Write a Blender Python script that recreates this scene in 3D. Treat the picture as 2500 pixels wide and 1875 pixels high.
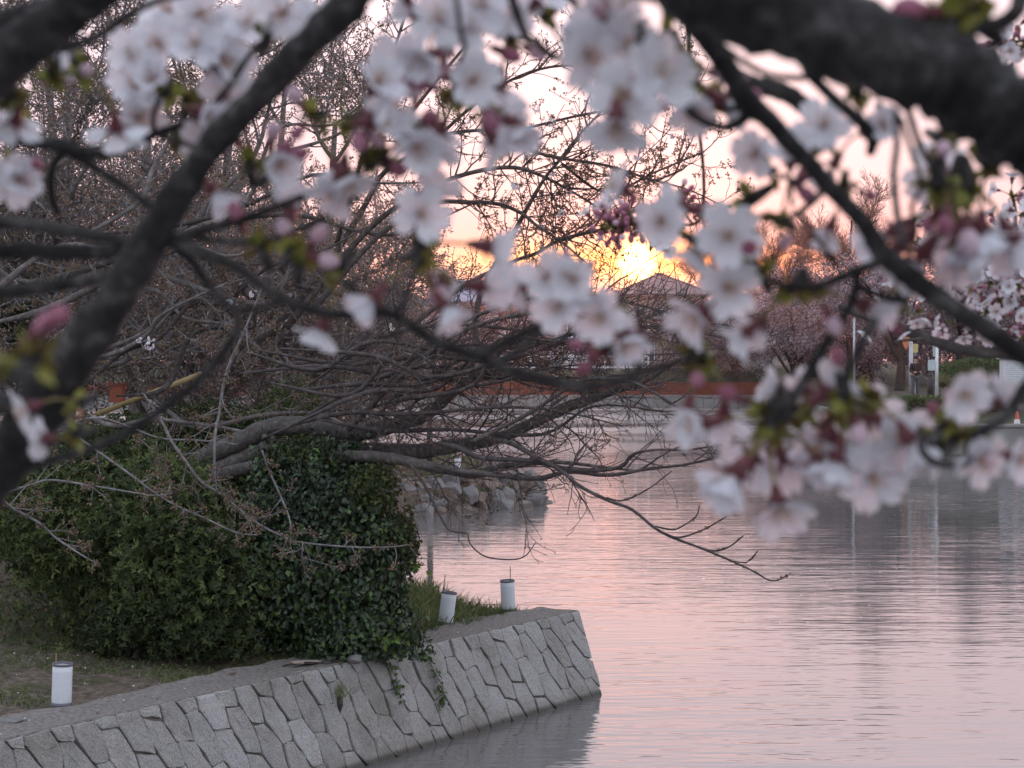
import bpy, bmesh, math
import numpy as np
from mathutils import Matrix, Vector

sc = bpy.context.scene
for o in list(bpy.data.objects):
    bpy.data.objects.remove(o, do_unlink=True)
COL = sc.collection
RNG = np.random.default_rng(11)
HAZE = 0.00021   # per metre

# ------------------------------------------------------------------ camera
# positions are read off the 2500 x 1875 photograph: F pixels of focal length, eye 3.8 m above the water
F = 4320.0
CAM_Z = 3.8
PITCH = math.atan((937.5 - 870.0) / F)
CAM = np.array([0.0, 0.0, CAM_Z])
FWD = np.array([0.0, math.cos(PITCH), -math.sin(PITCH)])
UPV = np.array([0.0, math.sin(PITCH), math.cos(PITCH)])
RGT = np.array([1.0, 0.0, 0.0])
cam_data = bpy.data.cameras.new('camera')
cam = bpy.data.objects.new('camera', cam_data)
COL.objects.link(cam)
cam.location = CAM
cam.rotation_euler = (math.pi / 2 - PITCH, 0, 0)
cam_data.sensor_width = 36.0
cam_data.lens = 36.0 * F / 2500.0
cam_data.clip_start = 0.05
cam_data.clip_end = 3000.0
cam_data.dof.use_dof = True
cam_data.dof.focus_distance = 17.5
cam_data.dof.aperture_fstop = 13.0
sc.camera = cam

# ------------------------------------------------------------------ sky and sun
SUN_AZ = math.atan((1555 - 1250) / F)
SUN_EL = math.atan((870 - 640) / F)
SUN = np.array([math.sin(SUN_AZ) * math.cos(SUN_EL), math.cos(SUN_AZ) * math.cos(SUN_EL), math.sin(SUN_EL)])
world = bpy.data.worlds.new('World')
sc.world = world
world.use_nodes = True
wt = world.node_tree
wt.nodes.clear()


def N(tree, kind, **kw):
    n = tree.nodes.new(kind)
    for k, v in kw.items():
        setattr(n, k, v)
    return n


def wmath(op, a, b=None, c=None, tree=None, clamp=False):
    t = tree or wt
    n = N(t, 'ShaderNodeMath', operation=op)
    n.use_clamp = clamp
    for i, v in enumerate((a, b, c)):
        if v is None:
            continue
        if isinstance(v, (int, float)):
            n.inputs[i].default_value = v
        else:
            t.links.new(v, n.inputs[i])
    return n.outputs[0]


def wmix(fac, a, b, blend='MIX', tree=None):
    t = tree or wt
    n = N(t, 'ShaderNodeMix', data_type='RGBA', blend_type=blend)
    for i, v in ((0, fac), (6, a), (7, b)):
        if isinstance(v, (int, float)):
            n.inputs[i].default_value = v
        elif isinstance(v, (tuple, list)):
            n.inputs[i].default_value = (*v, 1) if len(v) == 3 else v
        else:
            t.links.new(v, n.inputs[i])
    return n.outputs[2]


def ramp(tree, fac, stops, interp='LINEAR'):
    n = N(tree, 'ShaderNodeValToRGB')
    n.color_ramp.interpolation = interp
    while len(n.color_ramp.elements) < len(stops):
        n.color_ramp.elements.new(0.5)
    for e, (p, c) in zip(n.color_ramp.elements, stops):
        e.position = p
        e.color = (*c, 1) if len(c) == 3 else c
    tree.links.new(fac, n.inputs[0])
    return n.outputs[0]


tc = N(wt, 'ShaderNodeTexCoord')
sep = N(wt, 'ShaderNodeSeparateXYZ')
wt.links.new(tc.outputs['Generated'], sep.inputs[0])
dx, dy, dz = sep.outputs
sky = N(wt, 'ShaderNodeTexSky', sky_type='NISHITA')
sky.sun_disc = False
sky.sun_elevation = SUN_EL
sky.sun_rotation = SUN_AZ
sky.air_density = 1.0
sky.dust_density = 1.5
dusk = ramp(wt, wmath('MAXIMUM', dz, 0.0), [(0.0, (0.92, 0.50, 0.52)), (0.05, (1.0, 0.60, 0.66)), (0.10, (1.02, 0.72, 0.80)),
                                            (0.19, (1.16, 0.93, 1.02)), (0.5, (1.08, 1.10, 1.22)), (1.0, (0.88, 1.0, 1.20))])
away = ramp(wt, wmath('MAXIMUM', dz, 0.0), [(0.0, (0.68, 0.72, 0.82)), (0.15, (0.88, 0.94, 1.06)), (0.5, (1.02, 1.14, 1.30)), (1.0, (0.88, 1.0, 1.20))])
front = wmath('MULTIPLY_ADD', dy, 0.5, 0.5, clamp=True)
grad = wmix(front, away, dusk)
# glow along the horizon round the setting sun, and the sun itself
ex = wmath('SUBTRACT', dx, float(SUN[0]))
ez = wmath('SUBTRACT', dz, float(SUN[2]))
ahead = wmath('GREATER_THAN', dy, 0.0)


def glow(sx, sz, off=0.0, amp=1.0):
    a = wmath('POWER', wmath('DIVIDE', wmath('SUBTRACT', ex, off), sx), 2.0)
    b = wmath('POWER', wmath('DIVIDE', ez, sz), 2.0)
    e = wmath('EXPONENT', wmath('MULTIPLY', wmath('ADD', a, b), -0.5))
    return wmath('MULTIPLY', wmath('MULTIPLY', e, ahead), amp)


def add_col(base, fac, col):
    m = N(wt, 'ShaderNodeVectorMath', operation='SCALE')
    m.inputs[0].default_value = col
    wt.links.new(fac, m.inputs['Scale'])
    a = N(wt, 'ShaderNodeVectorMath', operation='ADD')
    wt.links.new(base, a.inputs[0])
    wt.links.new(m.outputs[0], a.inputs[1])
    return a.outputs[0]


skyc = N(wt, 'ShaderNodeVectorMath', operation='SCALE')
wt.links.new(sky.outputs[0], skyc.inputs[0])
skyc.inputs['Scale'].default_value = 0.012
s0 = N(wt, 'ShaderNodeVectorMath', operation='ADD')
wt.links.new(skyc.outputs[0], s0.inputs[0])
wt.links.new(grad, s0.inputs[1])
cur = s0.outputs[0]
cur = wmix(glow(0.16, 0.020, 0.03, 0.6), cur, (1.12, 0.50, 0.46))
cur = wmix(glow(0.085, 0.0085, 0.02), cur, (1.50, 0.42, 0.10))
cur = add_col(cur, glow(0.058, 0.0080, -0.030), (0.9, 0.50, 0.05))
cur = add_col(cur, glow(0.018, 0.010), (0.9, 0.30, 0.03))
cur = add_col(cur, glow(0.0046, 0.0046), (26.0, 16.0, 5.0))
cur = add_col(cur, glow(0.028, 0.055, 0.008), (0.22, 0.03, 0.01))
bg = N(wt, 'ShaderNodeBackground')
wt.links.new(cur, bg.inputs[0])
bg.inputs[1].default_value = 1.0
wo = N(wt, 'ShaderNodeOutputWorld')
wt.links.new(bg.outputs[0], wo.inputs[0])

sun_data = bpy.data.lights.new('sun', 'SUN')
sun_data.energy = 1.5
sun_data.angle = math.radians(0.5)
sun_data.color = (1.0, 0.36, 0.27)
sun_obj = bpy.data.objects.new('sun', sun_data)
COL.objects.link(sun_obj)
sun_obj.rotation_euler = Vector((-SUN[0], -SUN[1], -SUN[2])).to_track_quat('-Z', 'Y').to_euler()
sun_obj.location = (0, 0, 30)

sc.view_settings.view_transform = 'Standard'
sc.view_settings.look = 'None'
sc.view_settings.exposure = 0.0
sc.view_settings.gamma = 1.0
sc.view_settings.use_curve_mapping = False
sc.cycles.use_denoising = True
sc.cycles.max_bounces = 6
sc.cycles.transparent_max_bounces = 8
sc.cycles.caustics_reflective = False
sc.cycles.caustics_refractive = False

# ------------------------------------------------------------------ helpers


def U(px, py, d):
    """world point that the photograph shows at pixel (px, py), d metres ahead"""
    return CAM + d * (FWD + RGT * ((px - 1250.0) / F) + UPV * ((937.5 - py) / F))


def G(px, py, z):
    """world point on the level z under pixel (px, py)"""
    r = FWD + RGT * ((px - 1250.0) / F) + UPV * ((937.5 - py) / F)
    return CAM + r * ((z - CAM_Z) / r[2])


def nrm(v):
    return v / np.maximum(np.linalg.norm(v, axis=-1, keepdims=True), 1e-12)


def make_mesh(name, V, faces, mats=(), midx=None, var=None, smooth=False):
    """V (n,3); faces: list of int arrays (m,k)"""
    me = bpy.data.meshes.new(name)
    V = np.asarray(V, dtype=np.float32)
    faces = [np.asarray(f, dtype=np.int32) for f in faces if len(f)]
    me.vertices.add(len(V))
    me.vertices.foreach_set('co', V.ravel())
    tot = np.concatenate([np.full(len(f), f.shape[1], np.int32) for f in faces])
    me.loops.add(int(tot.sum()))
    me.loops.foreach_set('vertex_index', np.concatenate([f.ravel() for f in faces]))
    me.polygons.add(len(tot))
    st = np.zeros(len(tot), np.int32)
    st[1:] = np.cumsum(tot)[:-1]
    me.polygons.foreach_set('loop_start', st)
    me.polygons.foreach_set('use_smooth', np.full(len(tot), bool(smooth)))
    for m in mats:
        me.materials.append(m)
    if midx is not None:
        me.polygons.foreach_set('material_index', np.asarray(midx, np.int32))
    if var is not None:
        at = me.attributes.new('var', 'FLOAT', 'POINT')
        at.data.foreach_set('value', np.asarray(var, np.float32))
    me.update(calc_edges=True)
    me.validate()
    return me


class MB:
    """collects pieces of one mesh"""

    def __init__(s):
        s.V, s.F, s.M, s.A, s.n = [], [], [], [], 0

    def add(s, V, faces, m=0, var=0.5):
        V = np.asarray(V, float).reshape(-1, 3)
        for f in faces:
            f = np.asarray(f, int)
            if len(f):
                s.F.append(f + s.n)
                s.M.append(np.full(len(f), m))
        s.V.append(V)
        s.A.append(np.broadcast_to(np.asarray(var, float), (len(V),)))
        s.n += len(V)
        return s

    def box(s, c, size, m=0, rz=0.0, var=0.5):
        x, y, z = np.array(size) / 2
        v = np.array([[-x, -y, -z], [x, -y, -z], [x, y, -z], [-x, y, -z], [-x, -y, z], [x, -y, z], [x, y, z], [-x, y, z]])
        c_, s_ = math.cos(rz), math.sin(rz)
        v = v @ np.array([[c_, s_, 0], [-s_, c_, 0], [0, 0, 1]]) + np.asarray(c, float)
        return s.add(v, [[(0, 3, 2, 1), (4, 5, 6, 7), (0, 1, 5, 4), (1, 2, 6, 5), (2, 3, 7, 6), (3, 0, 4, 7)]], m, var)

    def tube(s, pts, rad, sides=8, m=0, var=0.5, cap=True):
        P = np.asarray(pts, float)[None]
        R = np.broadcast_to(np.asarray(rad, float), (P.shape[1],))[None]
        V, Fq = tubes(P, R, sides, cap)
        return s.add(V, Fq, m, var)

    def mesh(s, name, mats, smooth=False):
        return make_mesh(name, np.concatenate(s.V), s.F, mats, np.concatenate(s.M), np.concatenate(s.A), smooth)


def tubes(P, R, S, cap=False):
    n, K, _ = P.shape
    T = nrm(np.gradient(P, axis=1))
    ref = np.array([0.22, -0.9, 0.37])
    A = np.cross(T, ref)
    A = nrm(A + 1e-6)
    B = np.cross(T, A)
    th = np.arange(S) * 2 * math.pi / S
    V = P[:, :, None, :] + R[:, :, None, None] * (A[:, :, None, :] * np.cos(th)[None, None, :, None] + B[:, :, None, :] * np.sin(th)[None, None, :, None])
    base = (np.arange(n)[:, None, None] * K + np.arange(K - 1)[None, :, None]) * S
    i = np.arange(S)[None, None, :]
    j = (i + 1) % S
    q = np.stack([base + i, base + j, base + S + j, base + S + i], -1).reshape(-1, 4)
    faces = [q]
    if cap:
        b0 = (np.arange(n) * K * S)[:, None] + np.arange(S)[None, ::-1]
        b1 = (np.arange(n) * K * S + (K - 1) * S)[:, None] + np.arange(S)[None]
        faces += [b0, b1]
    return V.reshape(-1, 3), faces


def smooth_line(pts, sub=8):
    """Catmull-Rom through rows of any width"""
    p = np.asarray(pts, float)
    p = np.vstack([2 * p[0] - p[1], p, 2 * p[-1] - p[-2]])
    out = []
    for i in range(1, len(p) - 2):
        t = np.linspace(0, 1, sub, endpoint=False)[:, None]
        a, b, c, d = p[i - 1], p[i], p[i + 1], p[i + 2]
        out.append(0.5 * ((2 * b) + (c - a) * t + (2 * a - 5 * b + 4 * c - d) * t ** 2 + (3 * b - a - 3 * c + d) * t ** 3))
    out.append(p[-2][None])
    return np.vstack(out)


def link(name, data, parent=None, world=True):
    o = bpy.data.objects.new(name, data)
    COL.objects.link(o)
    if parent is not None:
        o.parent = parent
        if world:
            o.matrix_parent_inverse = Matrix.Translation(parent.location).inverted()
    return o


def tag(o, label=None, cat=None, group=None, kind=None):
    for k, v in (('label', label), ('category', cat), ('group', group), ('kind', kind)):
        if v:
            o[k] = v
    return o


def thing(name, label, cat, loc=(0, 0, 0), group=None, rz=0.0):
    o = bpy.data.objects.new(name, None)
    o.empty_display_size = 0.1
    COL.objects.link(o)
    o.location = Vector([float(v) for v in loc])
    o.rotation_euler = (0, 0, rz)
    return tag(o, label, cat, group)


# ------------------------------------------------------------------ materials


def material(name):
    m = bpy.data.materials.new(name)
    m.use_nodes = True
    t = m.node_tree
    b = t.nodes['Principled BSDF']
    return m, t, b


def noise(t, scale, detail=4, rough=0.55, vec=None, dim='3D'):
    n = N(t, 'ShaderNodeTexNoise')
    n.inputs['Scale'].default_value = scale
    n.inputs['Detail'].default_value = detail
    n.inputs['Roughness'].default_value = rough
    if vec is None:
        c = N(t, 'ShaderNodeTexCoord')
        vec = c.outputs['Object']
    t.links.new(vec, n.inputs['Vector'])
    return n.outputs['Fac']


def bump(t, b, h, strength=0.3, dist=0.01):
    n = N(t, 'ShaderNodeBump')
    n.inputs['Strength'].default_value = strength
    n.inputs['Distance'].default_value = dist
    t.links.new(h, n.inputs['Height'])
    t.links.new(n.outputs[0], b.inputs['Normal'])


def noisy(name, stops, scale=6, rough=0.8, bstr=0.3, bdist=0.01, bscale=None, detail=6, spec=0.3):
    m, t, b = material(name)
    h = noise(t, scale, detail)
    t.links.new(ramp(t, h, stops), b.inputs['Base Color'])
    b.inputs['Roughness'].default_value = rough
    b.inputs['Specular IOR Level'].default_value = spec
    if bstr:
        bump(t, b, noise(t, bscale or scale * 4, 5), bstr, bdist)
    return m


def varied(name, stops, rough=0.6, trans=0.0, spec=0.3, tcol=None):
    """colour by the mesh's own 'var' value; thin leaves let light through"""
    m, t, b = material(name)
    a = N(t, 'ShaderNodeAttribute', attribute_name='var')
    c = ramp(t, a.outputs['Fac'], stops)
    t.links.new(c, b.inputs['Base Color'])
    b.inputs['Roughness'].default_value = rough
    b.inputs['Specular IOR Level'].default_value = spec
    if trans:
        tr = N(t, 'ShaderNodeBsdfTranslucent')
        if tcol:
            tr.inputs[0].default_value = (*tcol, 1)
        else:
            t.links.new(c, tr.inputs[0])
        mx = N(t, 'ShaderNodeMixShader')
        mx.inputs[0].default_value = trans
        t.links.new(b.outputs[0], mx.inputs[1])
        t.links.new(tr.outputs[0], mx.inputs[2])
        t.links.new(mx.outputs[0], t.nodes['Material Output'].inputs[0])
    return m


def plain(name, col, rough=0.6, metal=0.0, spec=0.4, var=0.08, scale=9.0):
    m, t, b = material(name)
    h = noise(t, scale, 4)
    lo = tuple(c * (1 - var) for c in col)
    hi = tuple(min(1, c * (1 + var)) for c in col)
    t.links.new(ramp(t, h, [(0.3, lo), (0.7, hi)]), b.inputs['Base Color'])
    b.inputs['Roughness'].default_value = rough
    b.inputs['Metallic'].default_value = metal
    b.inputs['Specular IOR Level'].default_value = spec
    return m


def bark(name, lo, mid, hi, scale, bdist, bstr=0.6):
    m, t, b = material(name)
    h = noise(t, scale, 8, 0.6)
    h2 = noise(t, scale * 0.25, 4, 0.5)
    base = ramp(t, h, [(0.30, lo), (0.55, mid), (0.78, hi)])
    moss = ramp(t, h2, [(0.55, (0, 0, 0)), (0.72, (1, 1, 1))])
    c = wmix(wmath('MULTIPLY', moss, 0.35, tree=t), base, tuple(min(1, v * 1.9 + 0.01) for v in mid), tree=t)
    t.links.new(c, b.inputs['Base Color'])
    b.inputs['Roughness'].default_value = 0.85
    b.inputs['Specular IOR Level'].default_value = 0.25
    bump(t, b, h, bstr, bdist)
    return m


def near_bark():
    m, t, b = material('near_bark')
    h = noise(t, 60, 8, 0.65)
    h2 = noise(t, 16, 5, 0.6)
    base = ramp(t, h, [(0.30, (0.014, 0.0125, 0.0125)), (0.52, (0.040, 0.037, 0.037)), (0.74, (0.17, 0.162, 0.160))])
    blot = ramp(t, h2, [(0.36, (0.35, 0.34, 0.34)), (0.52, (0.9, 0.9, 0.9)), (0.68, (2.0, 1.95, 1.9))])
    c = wmix(1.0, base, blot, 'MULTIPLY', t)
    t.links.new(c, b.inputs['Base Color'])
    b.inputs['Roughness'].default_value = 0.8
    b.inputs['Specular IOR Level'].default_value = 0.25
    bump(t, b, wmath('ADD', h, wmath('MULTIPLY', h2, 1.6, tree=t), tree=t), 1.0, 0.006)
    return m


M_BARK_NEAR = near_bark()
M_BARK_OLD = bark('old_bark', (0.022, 0.019, 0.018), (0.048, 0.043, 0.042), (0.12, 0.112, 0.108), 55.0, 0.004, 0.9)
M_LIMB = bark('limb_bark', (0.09, 0.078, 0.075), (0.17, 0.15, 0.145), (0.32, 0.30, 0.295), 14.0, 0.01)
M_BARK = bark('grey_bark', (0.05, 0.044, 0.042), (0.095, 0.084, 0.08), (0.20, 0.185, 0.18), 22.0, 0.01)
M_TWIG = bark('twig_bark', (0.11, 0.10, 0.10), (0.21, 0.195, 0.20), (0.38, 0.36, 0.37), 14.0, 0.002, 0.2)
M_TWIG_BACKLIT = bark('backlit_twig', (0.045, 0.037, 0.037), (0.085, 0.073, 0.073), (0.16, 0.145, 0.145), 14.0, 0.002, 0.2)  # darker copy of the twig bark, backlit look put into its colour
M_TRUNK_FAR = bark('dark_bark', (0.028, 0.022, 0.022), (0.05, 0.042, 0.04), (0.10, 0.09, 0.085), 8.0, 0.02)
M_BUD = varied('bud_brown', [(0.0, (0.08, 0.055, 0.04)), (0.35, (0.18, 0.12, 0.085)), (0.7, (0.27, 0.17, 0.13)), (1.0, (0.24, 0.20, 0.09))], 0.6, 0.2)
M_TUFT = varied('tuft_brown', [(0.0, (0.07, 0.055, 0.04)), (0.3, (0.19, 0.155, 0.09)), (0.6, (0.24, 0.16, 0.13)), (0.9, (0.36, 0.26, 0.25)), (1.0, (0.66, 0.58, 0.62))], 0.7, 0.2)
M_BLOOM_FAR = varied('far_blossom', [(0.0, (0.14, 0.11, 0.115)), (0.45, (0.31, 0.25, 0.28)), (1.0, (0.66, 0.59, 0.64))], 0.7, 0.2)
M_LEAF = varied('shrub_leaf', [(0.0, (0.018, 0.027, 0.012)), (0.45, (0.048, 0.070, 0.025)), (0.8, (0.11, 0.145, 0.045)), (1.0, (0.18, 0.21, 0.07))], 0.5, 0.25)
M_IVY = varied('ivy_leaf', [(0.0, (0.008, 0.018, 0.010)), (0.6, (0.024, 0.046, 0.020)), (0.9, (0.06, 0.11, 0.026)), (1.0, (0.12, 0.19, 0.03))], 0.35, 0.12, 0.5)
M_LEAF_FAR = varied('hedge_leaf', [(0.0, (0.04, 0.065, 0.025)), (0.5, (0.09, 0.145, 0.05)), (1.0, (0.16, 0.21, 0.08))], 0.6, 0.2)
M_EVERGREEN = varied('evergreen_leaf', [(0.0, (0.02, 0.035, 0.015)), (0.6, (0.06, 0.09, 0.03)), (0.93, (0.12, 0.14, 0.04)), (1.0, (0.28, 0.13, 0.03))], 0.5, 0.25)
M_GRASS = varied('grass_blade', [(0.0, (0.06, 0.085, 0.03)), (0.6, (0.11, 0.155, 0.05)), (1.0, (0.24, 0.24, 0.11))], 0.6, 0.25)
M_PETAL = varied('petal', [(0.0, (0.80, 0.64, 0.74)), (0.3, (0.82, 0.80, 0.86)), (1.0, (0.83, 0.84, 0.89))], 0.6, 0.28)
M_CALYX = plain('calyx_red', (0.13, 0.035, 0.042), 0.5)
M_PEDICEL = plain('pedicel_green', (0.20, 0.16, 0.055), 0.5)
M_STAMEN = plain('stamen', (0.62, 0.42, 0.30), 0.5)
M_BUD_PINK = varied('bud_pink', [(0.0, (0.30, 0.08, 0.13)), (0.5, (0.48, 0.20, 0.28)), (1.0, (0.78, 0.60, 0.68))], 0.5, 0.25)
M_SCALE = varied('bud_scale', [(0.0, (0.09, 0.055, 0.02)), (0.6, (0.22, 0.22, 0.05)), (1.0, (0.32, 0.33, 0.08))], 0.5, 0.2)

# ------------------------------------------------------------------ growing things


def grow(P, R, n, L, ang, K=5, up=0.05, wob=0.12, r0=None, rtip=0.0015, tmin=0.15, flat=0.0, rmax=None, w=None):
    """n children off the polylines P (N,K,3) with radii R"""
    Np, Kp, _ = P.shape
    ln = np.linalg.norm(np.diff(P, axis=1), axis=-1).sum(1)
    w = ln if w is None else w * ln
    idx = RNG.choice(Np, n, p=w / w.sum())
    t = (tmin + (1 - tmin) * RNG.random(n)) * (Kp - 1)
    k = np.minimum(t.astype(int), Kp - 2)
    f = (t - k)[:, None]
    pos = P[idx, k] * (1 - f) + P[idx, k + 1] * f
    tan = nrm(P[idx, k + 1] - P[idx, k])
    r = R[idx, k] * (1 - f[:, 0]) + R[idx, k + 1] * f[:, 0]
    rv = RNG.normal(size=(n, 3))
    rv[:, 1] *= (1 - flat)
    perp = nrm(rv - (rv * tan).sum(1, keepdims=True) * tan)
    a = np.radians(RNG.uniform(ang[0], ang[1], n))[:, None]
    d = nrm(tan * np.cos(a) + perp * np.sin(a))
    LL = RNG.uniform(L[0], L[1], n) * (1 - 0.45 * (t / (Kp - 1)))
    step = (LL / (K - 1))[:, None]
    pts = [pos]
    for _ in range(K - 1):
        pts.append(pts[-1] + d * step)
        d = nrm(d + RNG.normal(size=(n, 3)) * wob + np.array([0, 0, up]))
    C = np.stack(pts, 1)
    rs = np.minimum(r * 0.75, (r0 if r0 else 1e9) * RNG.uniform(0.7, 1.2, n))
    if rmax:
        rs = np.minimum(rs, rmax)
    rs = np.maximum(rs, rtip)
    tt = np.linspace(0, 1, K)[None]
    CR = rs[:, None] * (1 - tt) + rtip * tt
    return C, CR


def along(P, n, tmin=0.1, w=None):
    Np, Kp, _ = P.shape
    ln = np.linalg.norm(np.diff(P, axis=1), axis=-1).sum(1)
    w = ln if w is None else w * ln
    idx = RNG.choice(Np, n, p=w / w.sum())
    t = (tmin + (1 - tmin) * RNG.random(n)) * (Kp - 1)
    k = np.minimum(t.astype(int), Kp - 2)
    f = (t - k)[:, None]
    return P[idx, k] * (1 - f) + P[idx, k + 1] * f, nrm(P[idx, k + 1] - P[idx, k])


def bud_arrays(pos, dirs, length, width):
    """slim three-sided buds, each of its own length"""
    n = len(pos)
    rv = nrm(np.cross(dirs, RNG.normal(size=(n, 3))))
    bv = np.cross(dirs, rv)
    l = (length * RNG.uniform(0.6, 1.3, n))[:, None]
    w_ = (width * RNG.uniform(0.7, 1.3, n))[:, None]
    mid = pos + dirs * l * 0.6
    v = [pos, pos + dirs * l]
    for q in range(3):
        an = q * 2 * math.pi / 3
        v.append(mid + w_ * (rv * math.cos(an) + bv * math.sin(an)))
    V = np.stack(v, 1).reshape(-1, 3)
    b = np.arange(n)[:, None] * 5
    f = np.concatenate([b + np.array([[0, 3, 2]]), b + np.array([[0, 4, 3]]), b + np.array([[0, 2, 4]]), b + np.array([[1, 2, 3]]), b + np.array([[1, 3, 4]]), b + np.array([[1, 4, 2]])])
    return V, f


def bud_mesh(name, anchors, per, length, width, mat, spread=1.1, stem=0.0):
    """tufts of `per` buds at each anchor (pos, dir)"""
    pos, dr = anchors
    pos = np.repeat(pos, per, 0)
    d = nrm(np.repeat(dr, per, 0) * 0.6 + RNG.normal(size=pos.shape) * spread + np.array([0, 0, 0.15]))
    pos = pos + d * stem
    V, f = bud_arrays(pos, d, length, width)
    return make_mesh(name, V, [f], (mat,), var=np.repeat(RNG.random(len(pos)), 5))


def tuft_mesh(name, anchors, per, length, width, mat, spread=1.0, stem=0.01):
    pos, dr = anchors
    pos = np.repeat(pos, per, 0)
    d = nrm(np.repeat(dr, per, 0) * 0.5 + RNG.normal(size=pos.shape) * spread)
    n = len(pos)
    sd = nrm(np.cross(d, RNG.normal(size=(n, 3))))
    l = (length * RNG.uniform(0.6, 1.4, n))[:, None]
    w_ = (width * RNG.uniform(0.7, 1.3, n))[:, None]
    pos = pos + d * stem
    V = np.stack([pos, pos + d * l * 0.6 + sd * w_, pos + d * l, pos + d * l * 0.6 - sd * w_], 1).reshape(-1, 3)
    b = np.arange(n)[:, None] * 4
    return make_mesh(name, V, [b + np.array([[0, 1, 2]]), b + np.array([[0, 2, 3]])], (mat,), var=np.repeat(RNG.random(n), 4))


def tube_mesh(name, sets, mat, sides=4, smooth=True):
    Vs, Fs, n = [], [], 0
    for P, R in sets:
        V, f = tubes(P, R, sides)
        Vs.append(V)
        Fs.append(f[0] + n)
        n += len(V)
    return make_mesh(name, np.concatenate(Vs), Fs, (mat,), smooth=smooth)


def leaf_arrays(pos, nor, length, width, droop=0.0):
    """diamond leaves folded along the midrib, lying roughly across `nor`"""
    n = len(pos)
    ax = nrm(np.cross(nor, RNG.normal(size=(n, 3))) + np.array([0, 0, -droop]))
    sd = nrm(np.cross(nor, ax))
    l = (length * RNG.uniform(0.6, 1.35, n))[:, None]
    w_ = (width * RNG.uniform(0.7, 1.3, n))[:, None]
    up = nor * l * 0.12
    V = np.stack([pos, pos + ax * l * 0.5 + sd * w_ * 0.5 + up, pos + ax * l - up, pos + ax * l * 0.5 - sd * w_ * 0.5 + up], 1).reshape(-1, 3)
    b = np.arange(n)[:, None] * 4
    return V, np.concatenate([b + np.array([[0, 1, 2]]), b + np.array([[0, 2, 3]])])


def lumps(n, amp):
    """a few random directions that swell or dent a rounded crown"""
    return nrm(RNG.normal(size=(n, 3))), RNG.uniform(-amp, amp, n)


def leaf_cloud(name, blobs, n, length, width, mat, shell=0.35, amp=0.22, droop=0.3, jag=0.05, floor=None, whorl=0):
    """leaves through the outer part of overlapping rounded clumps (centre, radii)"""
    vol = np.array([b[1][0] * b[1][1] + b[1][0] * b[1][2] for b in blobs])
    Vs, Fs, As, k = [], [], [], 0
    for (c, r), share in zip(blobs, vol / vol.sum()):
        m = max(8, int(n * share))
        d = nrm(RNG.normal(size=(m, 3)))
        ld, la = lumps(26, amp)
        dot = d @ ld.T
        s = 1 + (np.exp((dot - 1) * 14) * la[None]).sum(1)
        depth = RNG.random(m) ** 1.6 * shell
        rad = s * (1 - depth) + RNG.normal(size=m) * jag
        p = np.asarray(c) + d * np.asarray(r) * rad[:, None]
        nor = nrm(d + RNG.normal(size=(m, 3)) * 0.65 + np.array([0, -0.15, 0.25]))
        if floor is not None:
            keep = p[:, 2] > floor
            p, nor = p[keep], nor[keep]
            m = len(p)
        tone = np.clip(0.35 * RNG.random() + 0.65 * RNG.random(m) ** 1.3, 0, 1)
        if whorl:
            # leaves in rosettes at the shoot tips
            p, nor, tone = np.repeat(p, whorl, 0), np.repeat(nrm(nor), whorl, 0), np.repeat(tone, whorl)
            m = len(p)
            rv = RNG.normal(size=(m, 3))
            ax = nrm(nrm(rv - (rv * nor).sum(1, keepdims=True) * nor) + nor * 0.55)
            sd = nrm(np.cross(nor, ax))
            l = (length * RNG.uniform(0.6, 1.3, m))[:, None]
            w_ = (width * RNG.uniform(0.8, 1.2, m))[:, None]
            V = np.stack([p, p + ax * l * 0.55 + sd * w_ * 0.5, p + ax * l - nor * l * 0.15, p + ax * l * 0.55 - sd * w_ * 0.5], 1).reshape(-1, 3)
            b = np.arange(m)[:, None] * 4
            f = np.concatenate([b + np.array([[0, 1, 2]]), b + np.array([[0, 2, 3]])])
        else:
            V, f = leaf_arrays(p, nor, length, width, droop)
        # young leaves are paler; each clump has its own tone
        Vs.append(V)
        Fs.append(f + k)
        As.append(np.repeat(tone, 4))
        k += len(V)
    return make_mesh(name, np.concatenate(Vs), [np.concatenate(Fs)], (mat,), var=np.concatenate(As))

# ------------------------------------------------------------------ water


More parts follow.
